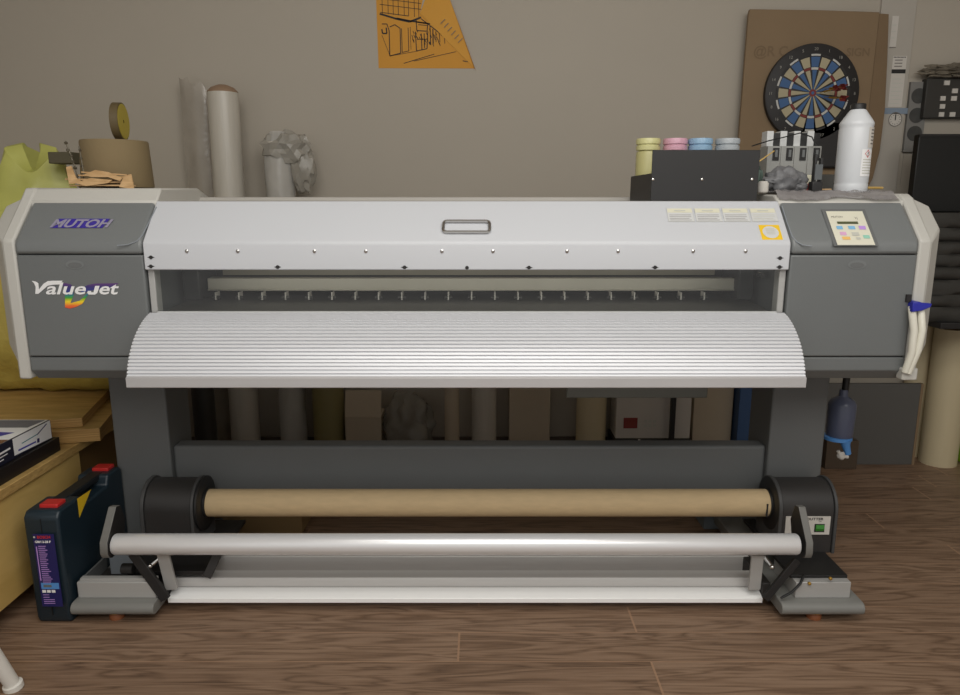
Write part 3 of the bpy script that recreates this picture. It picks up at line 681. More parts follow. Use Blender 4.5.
tag(sh.build('plastic_sheet', film('crumpled_film', (150, 146, 146), .72, .10), base=True, smooth=60), 'crumpled clear plastic sheet under the white bottle', 'plastic sheet')
# cartridges in a row behind the gloves
def cartridge(px):
    p = at(px, 160, 2.40); x = p.x
    t = thing('ink_cartridge', 'slim upright ink cartridge with white top plate beside the black ink box', 'cartridge', (x, 2.43, ZR), 'row of ink cartridges')
    zf = at(790, 146, 2.40).z; zp = at(790, 131, 2.415).z
    MB().box(x-.0225, x+.0205, 2.40, 2.47, ZR, zf).build('cartridge_frame', mat('frame_grey', (150, 150, 146), .5), t, bevel=.002)
    MB().box(x-.006, x+.014, 2.397, 2.401, zf-.045, zf-.006).build('cartridge_window', 'ink', t)
    MB().box(x+.000, x+.008, 2.394, 2.398, zf-.035, zf-.012).build('window_tab', 'stand', t)
    MB().box(x-.0225, x-.001, 2.415, 2.46, zf, zp).build('top_plate', 'whitelabel', t, bevel=.001)
    MB().box(x-.001, x+.0205, 2.417, 2.458, zf, zp-.006).build('top_block', 'black', t)
    return t
c0 = cartridge(774)
for px in (787.5, 801, 814.5):
    dup(c0, (at(px, 160, 2.40).x-at(774, 160, 2.40).x, 0, 0))
# wires running from cartridges
def wire(name, pp, r, m, label, cat='wire'):
    return tag(MB().tube([at(*q) for q in pp], r, 6).build(name, m), label, cat)
wire('cable', ((752, 146, 2.36), (768, 141, 2.385), (785, 137, 2.39), (800, 133, 2.39), (812, 137, 2.385), (816, 146, 2.38)), .002, 'pipe', 'thin black wire looping over the ink cartridges')
wire('thin_stick', ((757, 163, 2.30), (774, 151, 2.37)), .0022, 'birch', 'thin wooden stick leaning between black box and cartridges', 'stick')
# gloves
gl = MB(); gp = at(783, 180, 2.29)
gl.blob((gp.x+.005, 2.29, ZR+.034), (.058, .04, .044), .3, 2.2, 3, sub=4, squash=-.029)
for k, (dx, dz, l) in enumerate(((-.06, .012, .03), (-.045, .03, .03), (.03, .03, .035), (.05, .01, .03))):
    gl.blob((gp.x+dx, 2.275, ZR+.012+dz*.9), (.022, .018, .013), .3, 3, k, sub=3)
tag(gl.build('rubber_glove', 'glove', base=True, smooth=60), 'crumpled grey rubber glove heaped before the ink cartridges', 'glove')
gr_ = MB(); g2 = at(763, 172, 2.32); gr_.blob((g2.x-.012, 2.355, ZR+.045), (.022, .02, .045), .4, 3, 8, sub=3, squash=-.044)
tag(gr_.build('green_rag', mat('dull_green_cloth', (84, 100, 92), .8), base=True), 'small dull green crumpled rag beside the black ink box', 'rag')
wc = at(757.5, 183, 2.27); m_ = MB(); m_.lathe([(.012, 0), (.016, .004), (.016, .03), (.011, .036)], (wc.x+.012, 2.255, ZR), n=18)
tag(m_.build('white_stopper', 'paper', base=True), 'small white stopper beside black box corner', 'stopper')
ck = at(816.5, 188, 2.25)
cl = thing('black_clip', 'upright black plastic clip standing beside the white bottle', 'clip', (ck.x, 2.25, ZR))
MB().box(ck.x-.018, ck.x+.014, 2.24, 2.27, ZR, ZR+.035).build('clip_base', 'black', cl, bevel=.003)
MB().box(ck.x-.014, ck.x-.006, 2.245, 2.262, ZR+.033, ZR+.115).build('clip_arm', 'black', cl, bevel=.002)
MB().box(ck.x+.004, ck.x+.012, 2.245, 2.262, ZR+.033, ZR+.105).build('clip_arm', 'black', cl, bevel=.002)
MB().box(ck.x-.012, ck.x+.010, 2.242, 2.247, ZR+.04, ZR+.085).build('clip_plate', mat('clip_grey', (92, 96, 98), .4), cl)
rc = at(806, 180, 2.33)
ct = thing('plastic_cup', 'small cream cup with red band behind the grey glove', 'cup', (rc.x, 2.34, ZR))
MB().lathe([(.020, 0), (.024, .03)], (rc.x, 2.34, ZR), n=20).build('cup_base', 'red', ct)
MB().lathe([(.024, .03), (.026, .048), (.022, .056), (.01, .058)], (rc.x, 2.34, ZR), n=20).build('cup_top', 'palelabel', ct)
w1 = at(871, 190, 2.30); w2_ = at(884, 189, 2.38)
tag(MB().tube([(w1.x-.02, 2.33, ZR+.018), (w2_.x, 2.39, ZR+.018)], .004, 8).build('wooden_stick', 'birch'), 'short wooden stick lying right of the white bottle', 'stick')
w3 = at(822, 187, 2.3); tag(MB().box(w3.x-.012, w3.x+.028, 2.29, 2.31, ZR+.010, ZR+.014, rot=-.5).build('wood_chip', 'thinply'), 'thin wood chip at the foot of the black clip', 'wood chip')
gb = at(838, 172, 2.44); tag(MB().box(gb.x-.09, gb.x+.05, 2.505, 2.53, ZR-.005, ZR+.065).build('grey_box', 'panelgrey', bevel=.003, base=True), 'flat grey box standing behind the white bottle', 'box')

# ================================================================== ON THE PRINTER, LEFT
lm = thing('plywood_cutout_stack', 'loose stack of thin cut plywood pieces on the left printer top', 'plywood pieces', (-1.2, 2.2, ZL))
def cut(pp, y, name, th=.004):
    w = [(at(a, b_, y).x, at(a, b_, y).z) for a, b_ in pp]
    return MB().prism(w, y, y+th, axis='y').build(name, 'thinply', lm)
# flat pieces of the stack
def flatpiece(pp, z, tilt=0, th=.004):
    w = [(x, y) for x, y in pp]; mb = MB().prism(w, z, z+th, axis='z')
    c = sum((p.x for p in mb.v))/len(mb.v)
    for p in mb.v: p.z += (p.x-c)*tilt
    return mb.build('plywood_piece', 'thinply', lm)
xa = at(66, 187, 2.2).x; xb = at(133, 187, 2.2).x; w_ = xb-xa
def L2(pp): return [(xa+w_*a, 2.19+.10*b_) for a, b_ in pp]
flatpiece(L2(((.05, .1), (.3, -.05), (.75, .0), (.98, .1), (.95, .5), (.6, .9), (.1, .7))), ZL+.001)
flatpiece(L2(((.15, 0), (.5, -.05), (.9, .1), (.9, .6), (.3, .9))), ZL+.010, .01)
flatpiece(L2(((.0, .1), (.35, -.05), (.7, .1), (.65, .7), (.1, .6))), ZL+.018, -.02)
flatpiece(L2(((.2, .1), (.45, .0), (.85, .05), (.92, .25), (.6, .9), (.2, .6))), ZL+.028, -.04)
flatpiece(L2(((.25, .1), (.55, .0), (.9, .2), (.8, .8), (.3, .8))), ZL+.036, -.06)
cut(((66, 167), (71, 166), (76, 178), (84, 183), (69, 184)), 2.185, 'upright_piece')
cut(((124, 176), (131, 174), (134, 189), (119, 187)), 2.185, 'upright_piece')
cut(((83, 175), (95, 170), (108, 172), (122, 178), (120, 181), (108, 177), (92, 177)), 2.183, 'upright_piece')
cut(((75, 183), (90, 178), (112, 180), (108, 183), (86, 186)), 2.180, 'upright_piece')
# brown paper drum and tape roll
dx = at(116.5, 165, 2.40).x
dr = thing('brown_paper_roll', 'wide brown kraft paper roll standing on the left printer top', 'paper roll', (dx, 2.40, ZL-.002))
MB().lathe([(.106, 0), (.108, .004), (.101, .142), (.099, .146)], (dx, 2.40, ZL), n=48).build('rolled_paper', 'kraft', dr)
MB().lathe([(.032, .145), (.045, .1465), (.045, .148), (.032, .148)], (dx, 2.40, ZL), n=28).build('roll_core', 'cardbox', dr)
tc_ = Vector((at(119, 117, 2.40).x, 2.40, ZL+.1485+.058))
tp = thing('tape_roll', 'roll of yellow tape standing on edge on the brown paper roll', 'tape', (tc_.x, tc_.y, ZL+.1485))
ang_ = math.radians(-8)
def ring(mb, prof, n=36):
    vs = []
    for r, h in prof:
        for i in range(n):
            q_ = Vector((h, r*math.cos(2*PI*i/n), r*math.sin(2*PI*i/n)))
            vs.append(tc_+Matrix.Rotation(-ang_, 3, 'Z') @ q_)
    k = len(prof)
    return mb.add(vs, [(j*n+i, j*n+(i+1) % n, ((j+1) % k)*n+(i+1) % n, ((j+1) % k)*n+i) for j in range(k) for i in range(n)])
ring(MB(), [(.038, -.012), (.058, -.012), (.058, .012), (.038, .012)]).build('tape_winding', mat('tape_edge_brown', (92, 78, 50), .6), tp)
ring(MB(), [(.006, .0125), (.054, .0125), (.054, .0135), (.006, .0135)]).build('paper_disc', 'tape', tp)
# little wire and dark box left of the roll
sb = at(63, 158, 2.64); tag(MB().box(sb.x-.042, sb.x+.042, 2.62, 2.70, sb.z-.02, sb.z+.02).build('small_dark_box', mat('olive_dark', (84, 78, 58), .7), bevel=.003, base=True), 'small dark olive box between lime bag and brown roll', 'box')
ch = MB(); base_ = at(75, 185, 2.27)
for i, (px, py) in enumerate(((66, 143), (68, 150), (71, 156), (73, 162), (75, 168), (77, 176), (80, 186))):
    ch.blob(at(px, py, 2.27), .006, .2, 3, i, sub=1)
ch.tube([at(66, 143, 2.27), at(71, 156, 2.27), at(75, 168, 2.27), at(80, 186, 2.27)], .0022, 6)
for i, (px, py) in enumerate(((80, 150), (81, 158), (82, 166))): ch.blob(at(px, py, 2.25), .005, .2, 3, i, sub=1)
ch.tube([at(79, 146, 2.25), at(81, 158, 2.25), at(83, 170, 2.24), at(84, 187, 2.24)], .002, 6)
tag(ch.build('bead_chain', mat('tarnished_metal', (110, 104, 90), .4, .6)), 'tangled thin metal chain beside the brown paper roll', 'chain')

# ================================================================== BEHIND, LEFT: bag and bubble wrap
bag = MB(); bc = at(34, 185, 2.72)
NXb, NYb = 28, 20; vs = []
for j in range(NYb+1):
    t = j/NYb
    for i in range(NXb):
        a = 2*PI*i/NXb
        fold = 1+.16*math.sin(a*3+1+2*t)+.08*math.sin(a*5+3*t)+.10*noise.noise(Vector((math.cos(a)*2, math.sin(a)*2, t*3)))
        r = (.155-.085*t)*fold if t < .93 else (.175-.085*t)*fold*(1-(t-.93)*10)
        top = .235*t+(.05*math.sin(a*2.0+1.2)*t)
        vs.append((bc.x+r*math.cos(a)*1.05, 2.74+r*math.sin(a)*.8, 1.175+top))
bag.add(vs, [(j*NXb+i, j*NXb+(i+1) % NXb, (j+1)*NXb+(i+1) % NXb, (j+1)*NXb+i) for j in range(NYb) for i in range(NXb)]+[tuple(range(NXb)), tuple(range(NYb*NXb, (NYb+1)*NXb))])
tag(bag.build('plastic_bag', 'lime', base=True, smooth=25), 'lime green plastic bag bulging behind the left printer corner', 'bag')
bw = MB(); NX, NA = 40, 40; vs = []
for j in range(NX+1):
    x = -2.30+(.925)*j/NX
    for i in range(NA):
        a = 2*PI*i/NA
        e = min(1, (1-abs(2*j/NX-1))*18)**.5
        r = .335*(.62+.38*e)*(1+.07*noise.noise(Vector((x*5, math.cos(a)*2.2, math.sin(a)*2.2)))+.035*noise.noise(Vector((x*14, math.cos(a)*7, math.sin(a)*7))))
        z_ = .81+r*1.04*math.sin(a)
        vs.append((x, 2.965+r*math.cos(a), max(z_, .508)))
bw.add(vs, [(j*NA+i, j*NA+(i+1) % NA, (j+1)*NA+(i+1) % NA, (j+1)*NA+i) for j in range(NX) for i in range(NA)]+[tuple(range(NA)), tuple(range(NX*NA, (NX+1)*NA))])
tag(bw.build('bubble_wrap_roll', 'foil', smooth=60, base=True), 'bulky yellowish plastic wrap roll lying on boards behind the printer', 'plastic wrap')

# ================================================================== LEFT: workbench, boards, cartons, tool case
cab = thing('wooden_cabinet', 'low birch plywood cabinet on casters at the left edge', 'cabinet', (-1.8, 2.0, 0))
cz0, cz1 = .07, .425
MB().box(-2.3, -1.405, 1.80, 2.40, cz0, cz1-.03).build('side_panel', 'birch', cab, bevel=.002)
MB().box(-2.32, -1.395, 1.78, 2.95, cz1-.03, cz1).build('cabinet_top', 'ply', cab, bevel=.002)
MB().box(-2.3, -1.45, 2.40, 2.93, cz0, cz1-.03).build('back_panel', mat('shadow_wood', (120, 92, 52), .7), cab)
for cx_, cy_ in ((-1.47, 1.9), (-1.47, 2.3), (-2.2, 1.9), (-2.2, 2.85)):
    k = MB(); k.cyl((cx_-.015, cy_, .026), (cx_+.015, cy_, .026), .026, n=20); k.box(cx_-.02, cx_+.02, cy_-.022, cy_+.022, .048, .072); k.build('caster', 'stand', cab, bevel=.002)
R15 = math.radians(14.5)
def board(corner, lx, ly, z0, z1, label):
    c = Vector((corner[0], corner[1], 0)); u = Vector((-math.cos(R15), -math.sin(R15), 0)); v = Vector((-math.sin(R15), math.cos(R15), 0))
    b = MB(); q_ = [c, c+u*lx, c+u*lx+v*ly, c+v*ly]
    b.prism([(p.x, p.y) for p in q_], z0, z1, axis='z')
    b.m = [M['ply'], M['plyedge']]; b.mi = [1, 1, 1, 1, 0, 0]
    o = b.build('plywood_board', None, bevel=.0015, base=True); tag(o, label, 'board'); return o
board((-1.328, 2.405), .75, .55, .427, .473, 'thick plywood board, lower of two stacked on the left cabinet')
board((-1.393, 2.42), .70, .52, .4745, .506, 'upper plywood board of the two under the yellowish wrap')
# cartons
kb = thing('black_carton', 'flat black printed carton under the blue and white box', 'carton', (-1.6, 2.0, cz1))
k = MB().box(-1.66, -1.416, 1.90, 2.315, cz1, cz1+.048).build('carton_body', mat('black_card', (26, 22, 22), .45), kb, bevel=.002)
kw = thing('printed_carton', 'small blue, black and white printed carton on the cabinet', 'carton', (-1.6, 2.0, cz1+.048))
mbx = MB(); mbx.box(-1.66, -1.430, 1.92, 2.30, cz1+.0485, cz1+.112)
c_ = mbx.build('carton_body', mat('dark_blue_card', (28, 30, 48), .45), kw, bevel=.002)
fr = (Vector((-1.430, 1.92, cz1+.0485)), Yv, Zv)
pr = MB(); pr.on(fr, [(.18, .010), (.375, .003), (.375, .063), (.18, .063)], 'wht_print', .001)
pr.line(fr, (.20, .020), (.29, .018), .005, 'blue', .0015); pr.line(fr, (.22, .036), (.30, .039), .003, mat('teal_print', (60, 130, 140), .6), .0015); pr.line(fr, (.30, .038), (.355, .057), .004, 'navy', .0015); pr.on(fr, [(.295, .012), (.307, .010), (.309, .024), (.297, .025)], 'navy', .0015)
fr2 = (Vector((-1.86, 1.92, cz1+.112)), X, Yv)
pr.rect(fr2, .21, .426, .10, .376, 'wht_print', .001); pr.on(fr2, [(.21, .15), (.34, .14), (.40, .24), (.21, .26)], 'blue', .0015); pr.on(fr2, [(.21, .29), (.41, .29), (.42, .37), (.21, .37)], mat('grey_card_print', (110, 112, 124), .5), .0015)
pr.rect(fr2, .34, .426, .10, .17, mat('brown_print', (120, 84, 60), .5), .0016)
fr3 = (Vector((-1.430, 1.92, cz1+.0485)), Yv, Zv)
for z, a0, a1 in ((.040, .05, .165), (.028, .0, .15), (.017, .03, .13)): pr.line(fr3, (a0, z-.004), (a1, z), .006 if z > .035 else .003, 'wht_print', .0015)
pr.build('carton_print', None, c_, fix=False)
# tool case
tx0, tx1, ty0, ty1, tz = -1.336, -1.233, 1.965, 2.345, .36
tcs = thing('tool_case', 'dark petrol power tool case with red latches standing on end', 'tool case', (-1.302, 2.16, 0))
pf = [(ty0+.008, 0), (ty1-.01, 0), (ty1, .02), (ty1, .35), (ty1-.012, tz), (2.255, tz), (2.245, .325), (2.095, .325), (2.085, tz), (ty0+.012, tz), (ty0-.004, .342), (ty0, .02)]
case = MB().prism(pf, tx0, tx1).build('case_body', 'case', tcs, bevel=.008, segs=3)
MB().prism([(2.06, .335), (2.06, .362), (2.28, .362), (2.28, .335), (2.27, .342), (2.07, .342)], tx0+.03, tx1-.03).build('carry_handle', mat('handle_black', (22, 26, 30), .5), tcs, bevel=.004)
for y0 in (1.995, 2.29):
    MB().box(tx0+.03, tx1-.018, y0, y0+.045, tz-.004, tz+.010).build('latch', 'red', tcs, bevel=.003)
MB().box((tx0+tx1)/2-.001, (tx0+tx1)/2+.001, ty0-.005, ty0+.002, .03, .34).build('shell_seam', 'seam', tcs)
fr = (Vector((tx0+.026, ty0-.0060, .06)), X, Vector((0, -.008, 1)).normalized())
lb = MB(); lw, lh = .062, .235; lb.rect(fr, 0, lw, 0, lh, 'navy', .0008)
lb.text('BOSCH', (fr[0]+X*.012+fr[2]*(lh-.014), X, fr[2]), .012, 'red', 0, .0004, off=.0014); lb.text('GBH 2-28 F', (fr[0]+X*.004+fr[2]*(lh-.028), X, fr[2]), .0095, 'wht_print', 0, .0004, off=.0014)
lb.on(fr, [(.002+.003*math.cos(t*PI/6)+.002, lh-.010+.003*math.sin(t*PI/6)) for t in range(12)], 'btn_grey', .0014)
for i in range(20):
    z = lh-.04-i*.0062; lb.rect(fr, .012, .012+.018+.012*random.random(), z, z+.0022, 'btn_violet', .0014)
lb.rect(fr, .005, .008, lh-.15, lh-.04, 'btn_violet', .0014)
lb.rect(fr, .005, lw-.004, .058, .078, 'ltblue', .0014); lb.rect(fr, .012, .036, .064, .072, 'dark', .0018)
for i in range(3): lb.rect(fr, .006+.014*i, .017+.014*i, .046, .055, 'wht_print', .0014)
for z in (.038, .030, .022, .016, .010): lb.rect(fr, .007, .04 if z < .03 else .025, z, z+.002, 'btn_violet', .0014)
lb.build('case_label', None, case, fix=False, label='dark blue printed label with red and white lettering')
fr = (Vector((tx1, 2.045, .295)), Yv, Zv)
MB().on(fr, [(.02, .0), (.10, .06), (.02, .063)], 'yellow', .0012).build('warning_sticker', mat('lemon_sticker', (196, 188, 44), .5), case, fix=False, label='yellow triangular sticker')
# white stool leg (most of the stool lies outside the frame)
st = thing('white_stool', 'white wooden stool, one splayed leg visible at lower left', 'stool', (-1.40, 1.42, 0))
fp_ = flat(14, 688); 
def leg(f, t):
    MB().tube([f, (f[0]*.985+t[0]*.015, f[1]*.985+t[1]*.015, .014), (f[0]*.98+t[0]*.02, f[1]*.98+t[1]*.02, .016), t], [.024, .024, .018, .026], 14).build('leg', 'white', st)
cx_, cy_ = fp_.x-.19, fp_.y-.24
for a, b_ in ((.19, .24), (-.19, .24), (.19, -.18), (-.19, -.18)):
    leg((cx_+a, cy_+b_, 0), (cx_+a*.55, cy_+b_*.55, .44))
MB().lathe([(.15, .44), (.165, .445), (.165, .465), (.15, .472)], (cx_, cy_, 0), n=32).build('seat', 'white', st)

# ================================================================== BEHIND: rolls against the wall
RY = 3.37
def roll(px, r, top_px, label, m='film_roll', name='film_roll', core=True, y=RY, base=0, ref=90):
    c = at(px, ref, y)
    h = at(px, top_px, y).z-base
    t = thing(name, label, 'roll', (c.x, y, base))
    MB().lathe([(r*.6, 0), (r, 0), (r, h), (r*.45, h), (r*.45, h-.03)], (c.x, y, base), n=32).build('roll_winding', m, t)
    if core: MB().lathe([(r*.44, h-.05), (r*.44, h+.008), (r*.30, h+.008), (r*.30, h-.05)], (c.x, y, base), n=24).build('roll_core', 'card', t)
    return t, c, h
t, c, h = roll(222.5, .068, 93, 'tall white film roll with brown core end against the wall')
MB().lathe([(.066, h), (.067, h+.004), (.050, h+.022), (.02, h+.034), (.005, h+.036)], (c.x, RY, 0), n=28).build('torn_cover', mat('torn_brown_paper', (150, 124, 100), .8), t)
sleeve = MB(); vs = []; n1, n2 = 14, 26
sx0, sx1 = at(178, 100, 3.42).x, at(214, 100, 3.42).x
for j in range(n2+1):
    tt = j/n2; z = 1.80*tt
    for i in range(n1+1):
        s_ = i/n1; zz = z
        if j == n2: zz = z-.03+.05*noise.noise(Vector((s_*4+1, 3, 2)))+(.03 if s_ < .3 else -.04*(s_-.3))
        vs.append((sx0+(sx1-sx0)*s_, 3.47-.025*math.sin(PI*s_)+.007*noise.noise(Vector((s_*4, tt*9, 1)))-.02*tt, zz))
sleeve.add(vs, [(j*(n1+1)+i, j*(n1+1)+i+1, (j+1)*(n1+1)+i+1, (j+1)*(n1+1)+i) for j in range(n2) for i in range(n1)])
tag(sleeve.build('plastic_sleeve', 'film_grey', base=True, smooth=60), 'empty greyish clear plastic sleeve standing left of the white roll', 'plastic sleeve')
t, c, h = roll(279, .058, 142, 'shorter film roll wrapped in clear plastic against the wall', core=False, ref=160)
wr = MB(); n1, n2 = 32, 24; vs = []
for j in range(n2+1):
    tt = j/n2
    for i in range(n1):
        a = 2*PI*i/n1
        r = .066*(1+.10*noise.noise(Vector((math.cos(a)*2, math.sin(a)*2, tt*8))))*(1 if tt < .95 else 1-(tt-.95)*9)
        vs.append((c.x+r*math.cos(a), RY+r*math.sin(a), .01+(h+.035)*tt))
wr.add(vs, [(j*n1+i, j*n1+(i+1) % n1, (j+1)*n1+(i+1) % n1, (j+1)*n1+i) for j in range(n2) for i in range(n1)])
wrap = wr.build('plastic_wrap', 'film_clear', t, smooth=70)
dp = MB(); q_ = at(287, 150, RY)
dp.blob((q_.x, RY-.005, q_.z), (.108, .072, .084), .34, 2.6, 6, sub=3); q_ = at(302, 162, RY); dp.blob((q_.x, RY, q_.z-.02), (.058, .05, .115), .34, 2.6, 9, sub=3)
dp.build('wrap_drape', film('drape_film', (176, 171, 160), .62), t, smooth=18)
# low things seen under the printer
roll(329, .075, 335, 'short olive green roll standing on the floor behind the printer', 'olive', 'vinyl_roll', ref=420)
roll(205, .05, 300, 'dark plastic wrapped roll behind the left stand leg', 'blackwrap', 'wrapped_roll', core=False, ref=420, y=3.2)
roll(452, .035, 330, 'thin pale roll standing left of the pale panel under the printer', 'pink', 'paper_roll', ref=420, y=3.3)
roll(484, .06, 330, 'pale roll with brown stained band under the printer', 'film_roll', 'banded_roll', ref=420)
roll(591, .072, 330, 'tan paper roll left of the white box under the printer', 'tan', 'paper_roll', ref=420)
def carton(px0, px1, py0, y, d, label, m, name='carton', base=0, cat='carton'):
    a, b_ = at(px0, 420, y), at(px1, 420, y); h = at((px0+px1)/2, py0, y).z
    o = MB().box(a.x, b_.x, y, y+d, base, h).build(name, m, bevel=.003, base=True)
    return tag(o, label, cat)
cb = thing('beige_carton', 'beige carton with folded flap between the rolls under the printer', 'carton', (at(363, 420, 3.3).x, 3.35, 0))
a, b_ = at(345, 420, 3.3), at(381, 420, 3.3)
MB().box(a.x, b_.x, 3.3, 3.45, 0, .24).build('carton_body', 'pink', cb, bevel=.003)
MB().prism([(3.3, .24), (3.305, .24), (3.345, .36), (3.34, .36)], a.x, b_.x).build('carton_flap', 'pink', cb)
bg = MB().blob((at(408, 425, 3.33).x, 3.35, .17), (.12, .10, .17), .3, 2.2, 5, sub=4, squash=-.169)
tag(bg.build('clear_bag', film('bag_film', (150, 145, 135), .7), base=True, smooth=60), 'crumpled clear plastic bag on the floor under the printer', 'bag')
carton(509, 550, 330, 3.40, .05, 'pale upright panel behind the crossbeam near picture centre', 'pink', 'upright_panel', cat='panel')
carton(693, 732, 330, 3.36, .06, 'tan upright panel beside the right stand leg', 'pink', 'upright_panel', cat='panel')
carton(738, 756, 330, 3.30, .1, 'dark blue sack edge beside the right stand leg', 'petrolblue', 'blue_sack', cat='sack')
cr = thing('low_crate', 'low dark crate carrying the white box behind the printer', 'crate', (at(653, 430, 3.3).x, 3.36, 0))
a, b_ = at(614, 420, 3.3), at(692, 420, 3.3)
MB().box(a.x, b_.x, 3.3, 3.46, 0, .13).build('crate_body', 'inside', cr, bevel=.003)
for px in (640, 673): 
    x = at(px, 430, 3.29).x; MB().box(x-.005, x+.005, 3.295, 3.30, 0, .13).build('crate_strap', 'paper', cr)
wbx = thing('white_box', 'white box with a red square label seen under the printer', 'box', (at(653, 430, 3.3).x, 3.36, .13))
wb_ = MB().box(a.x+.01, b_.x-.005, 3.305, 3.45, .131, .46).build('box_body', 'paper', wbx, bevel=.003)
q_ = at(630.5, 423, 3.304); MB().box(q_.x-.033, q_.x+.033, 3.302, 3.306, q_.z-.026, q_.z+.026).build('red_label', mat('dull_red', (140, 56, 50), .6), wb_)
q_ = at(650, 423, 3.304); g = MB(); fr = (q_, X, Zv)
for i in range(3):
    for j in range(2): g.rect(fr, -.03+.022*i, -.014+.022*i, -.02+.022*j, -.006+.022*j, 'btn_grey', .001)
g.build('box_print', None, wb_, fix=False)
q_ = at(672.5, 420, 3.27); tag(MB().box(q_.x-.011, q_.x+.011, 3.26, 3.285, 0, .40).build('dark_post', 'black', bevel=.002, base=True), 'narrow dark post standing before the white box', 'post')
MB().box(at(566, 392, 2.62).x, at(706, 392, 2.62).x, 2.60, 2.62, at(635, 398, 2.60).z, .745).build('rear_guide', mat('rear_guide_grey', (132, 132, 124), .5), PR, bevel=.003)
tag(MB().box(at(205, 525, 2.62).x, at(306, 525, 2.62).x, 2.56, 2.9, 0, .145).build('floor_carton', mat('flat_tan_carton', (150, 124, 84), .8), bevel=.003, base=True), 'tan carton on the floor behind the cardboard tube', 'carton')
tag(MB().box(at(702, 524, 2.62).x, at(739, 524, 2.62).x, 2.6, 2.72, 0, .165).build('grey_floor_box', mat('bluegrey_box', (118, 128, 134), .6), bevel=.003, base=True), 'small blue grey box on the floor below the tube, right side', 'box')

# ================================================================== RIGHT SIDE
# waste ink bottle
bc_ = at(841, 418, 2.48)
wst = thing('waste_ink_bottle', 'smoky blue waste ink bottle hanging below the right housing', 'bottle', (bc_.x, 2.48, bc_.z-.07))
zt, zb = at(841, 399, 2.48).z, at(841, 437, 2.48).z
MB().lathe([(.040, zb), (.044, zb+.006), (.046, zb+.03), (.047, zt-.02), (.040, zt-.004), (.016, zt+.012), (.014, zt+.035)], (bc_.x, 2.48, 0), n=28).build('bottle_body', mat('smoky_blue', (92, 98, 120), .3, Alpha=.9), wst)
MB().tube([(bc_.x+.004, 2.48, zt+.02), (bc_.x+.008, 2.48, .745)], .012, 10).build('drain_hose', 'pipe', wst)
MB().lathe([(.046, zb-.008), (.049, zb-.006), (.049, zb+.004), (.046, zb+.006)], (bc_.x-.006, 2.48, 0), n=28).build('bottle_ring', 'ltblue', wst)
MB().tube([at(845, 440, 2.45), at(846, 446, 2.45), at(848, 454, 2.45)], [.02, .014, .011], 12).build('drain_valve', 'ltblue', wst)
k = MB(); q_ = at(841, 456, 2.44); k.blob(q_, (.014, .012, .014), .3, 3, 2, sub=2); k.tube([at(838, 451, 2.44), at(841, 456, 2.44), at(848, 457, 2.44)], .006, 8)
k.build('drain_tap', 'paper', wst)
# grey board behind
_a, _b, _h = at(826, 455, 3.24), at(858, 455, 3.24), at(842, 441, 3.24).z
tag(MB().box(_a.x, _b.x, 3.24, 3.285, 0, _h).build('brown_floor_box', mat('dark_brown_box', (84, 70, 56), .8), bevel=.003, base=True), 'low dark brown box on the floor below the waste bottle', 'box')
gb0 = at(829, 440, 3.30).x; gb1 = at(919, 424, 3.30).x
bd = thing('grey_board', 'dark grey flat board standing upright behind the waste bottle', 'board', ((gb0+gb1)/2, 3.31, 0))
MB().box(gb0-.1, gb1-.012, 3.30, 3.325, 0, at(900, 384, 3.3).z).build('board_face', 'panelgrey', bd, bevel=.002)
MB().box(gb1-.012, gb1, 3.30, 3.325, 0, at(900, 384, 3.3).z).build('board_edge', 'cardbox', bd)
def tall(px, py0, r, y, label):
    b_ = flat(px, 455, 0); c = at(px, 455, y)
    h = at(px+8, py0, y).z
    t = thing('cardboard_roll', label, 'roll', (c.x, y, 0))
    MB().lathe([(r*.8, 0), (r, 0), (r, h), (r*.86, h), (r*.86, h-.12)], (c.x, y, 0), n=36, cap=False).build('roll_winding', 'tan', t)
    MB().lathe([(r*.855, h-.10), (r*.855, h-.004), (r*.80, h-.004), (r*.80, h-.10)], (c.x, y, 0), n=36, cap=False).build('roll_core', 'card', t)
tall(938, 328, .082, 3.335, 'tan paper roll standing front at the right picture edge')
tall(908, 323, .055, 3.458, 'tan paper roll partly hidden behind grey board and front roll')
gq = flat(962, 460); tag(MB().box(gq.x-.04, gq.x+.12, gq.y-.1, gq.y+.05, 0, .10).build('green_box', 'lightgreen', bevel=.012, base=True), 'bright lime green box on floor at right picture edge', 'box')
# black wrapped stack on a wall shelf, screen on top
sx = 1.98
tag(MB().box(sx-.02, 2.75, 3.02, WY, .715, .742).build('wall_shelf', 'black', bevel=.003, base=True), 'black wall shelf carrying the stacked black plastic sheets', 'shelf')
bs = thing('black_sheet_stack', 'creased black plastic sheets stacked on the shelf at right', 'plastic sheets', (2.3, 3.25, .742))
z = .7422
for i in range(8):
    hh_ = .052+.012*random.random(); mb = MB(); n1 = 30
    vs = []
    for j, (yy, zz) in enumerate(((3.056, 0), (3.048, .3), (3.048, .75), (3.056, 1), (3.5, 1), (3.5, 0))):
        for q in range(n1+1):
            x = 1.88+.006*i%3*.004+(.85)*q/n1
            vs.append((x, min(3.505, yy+.012*noise.noise(Vector((x*9, i*3.1, j*.9)))), z+hh_*zz+(.008*noise.noise(Vector((x*7, i, j))) if 0 < zz < 1 else 0)))
    mb.add(vs, [(j*(n1+1)+q, j*(n1+1)+q+1, ((j+1) % 6)*(n1+1)+q+1, ((j+1) % 6)*(n1+1)+q) for j in range(6) for q in range(n1)]+[tuple(j*(n1+1) for j in range(6)), tuple(j*(n1+1)+n1 for j in range(6))])
    mb.build('folded_sheet', 'blackwrap', bs, smooth=60); z += hh_
sc = thing('black_screen', 'flat black screen panel standing above the black plastic sheets', 'screen', (2.3, 3.3, z))
x0 = at(912.5, 135, 3.25).x+.03; z1 = at(930, 134, 3.25).z
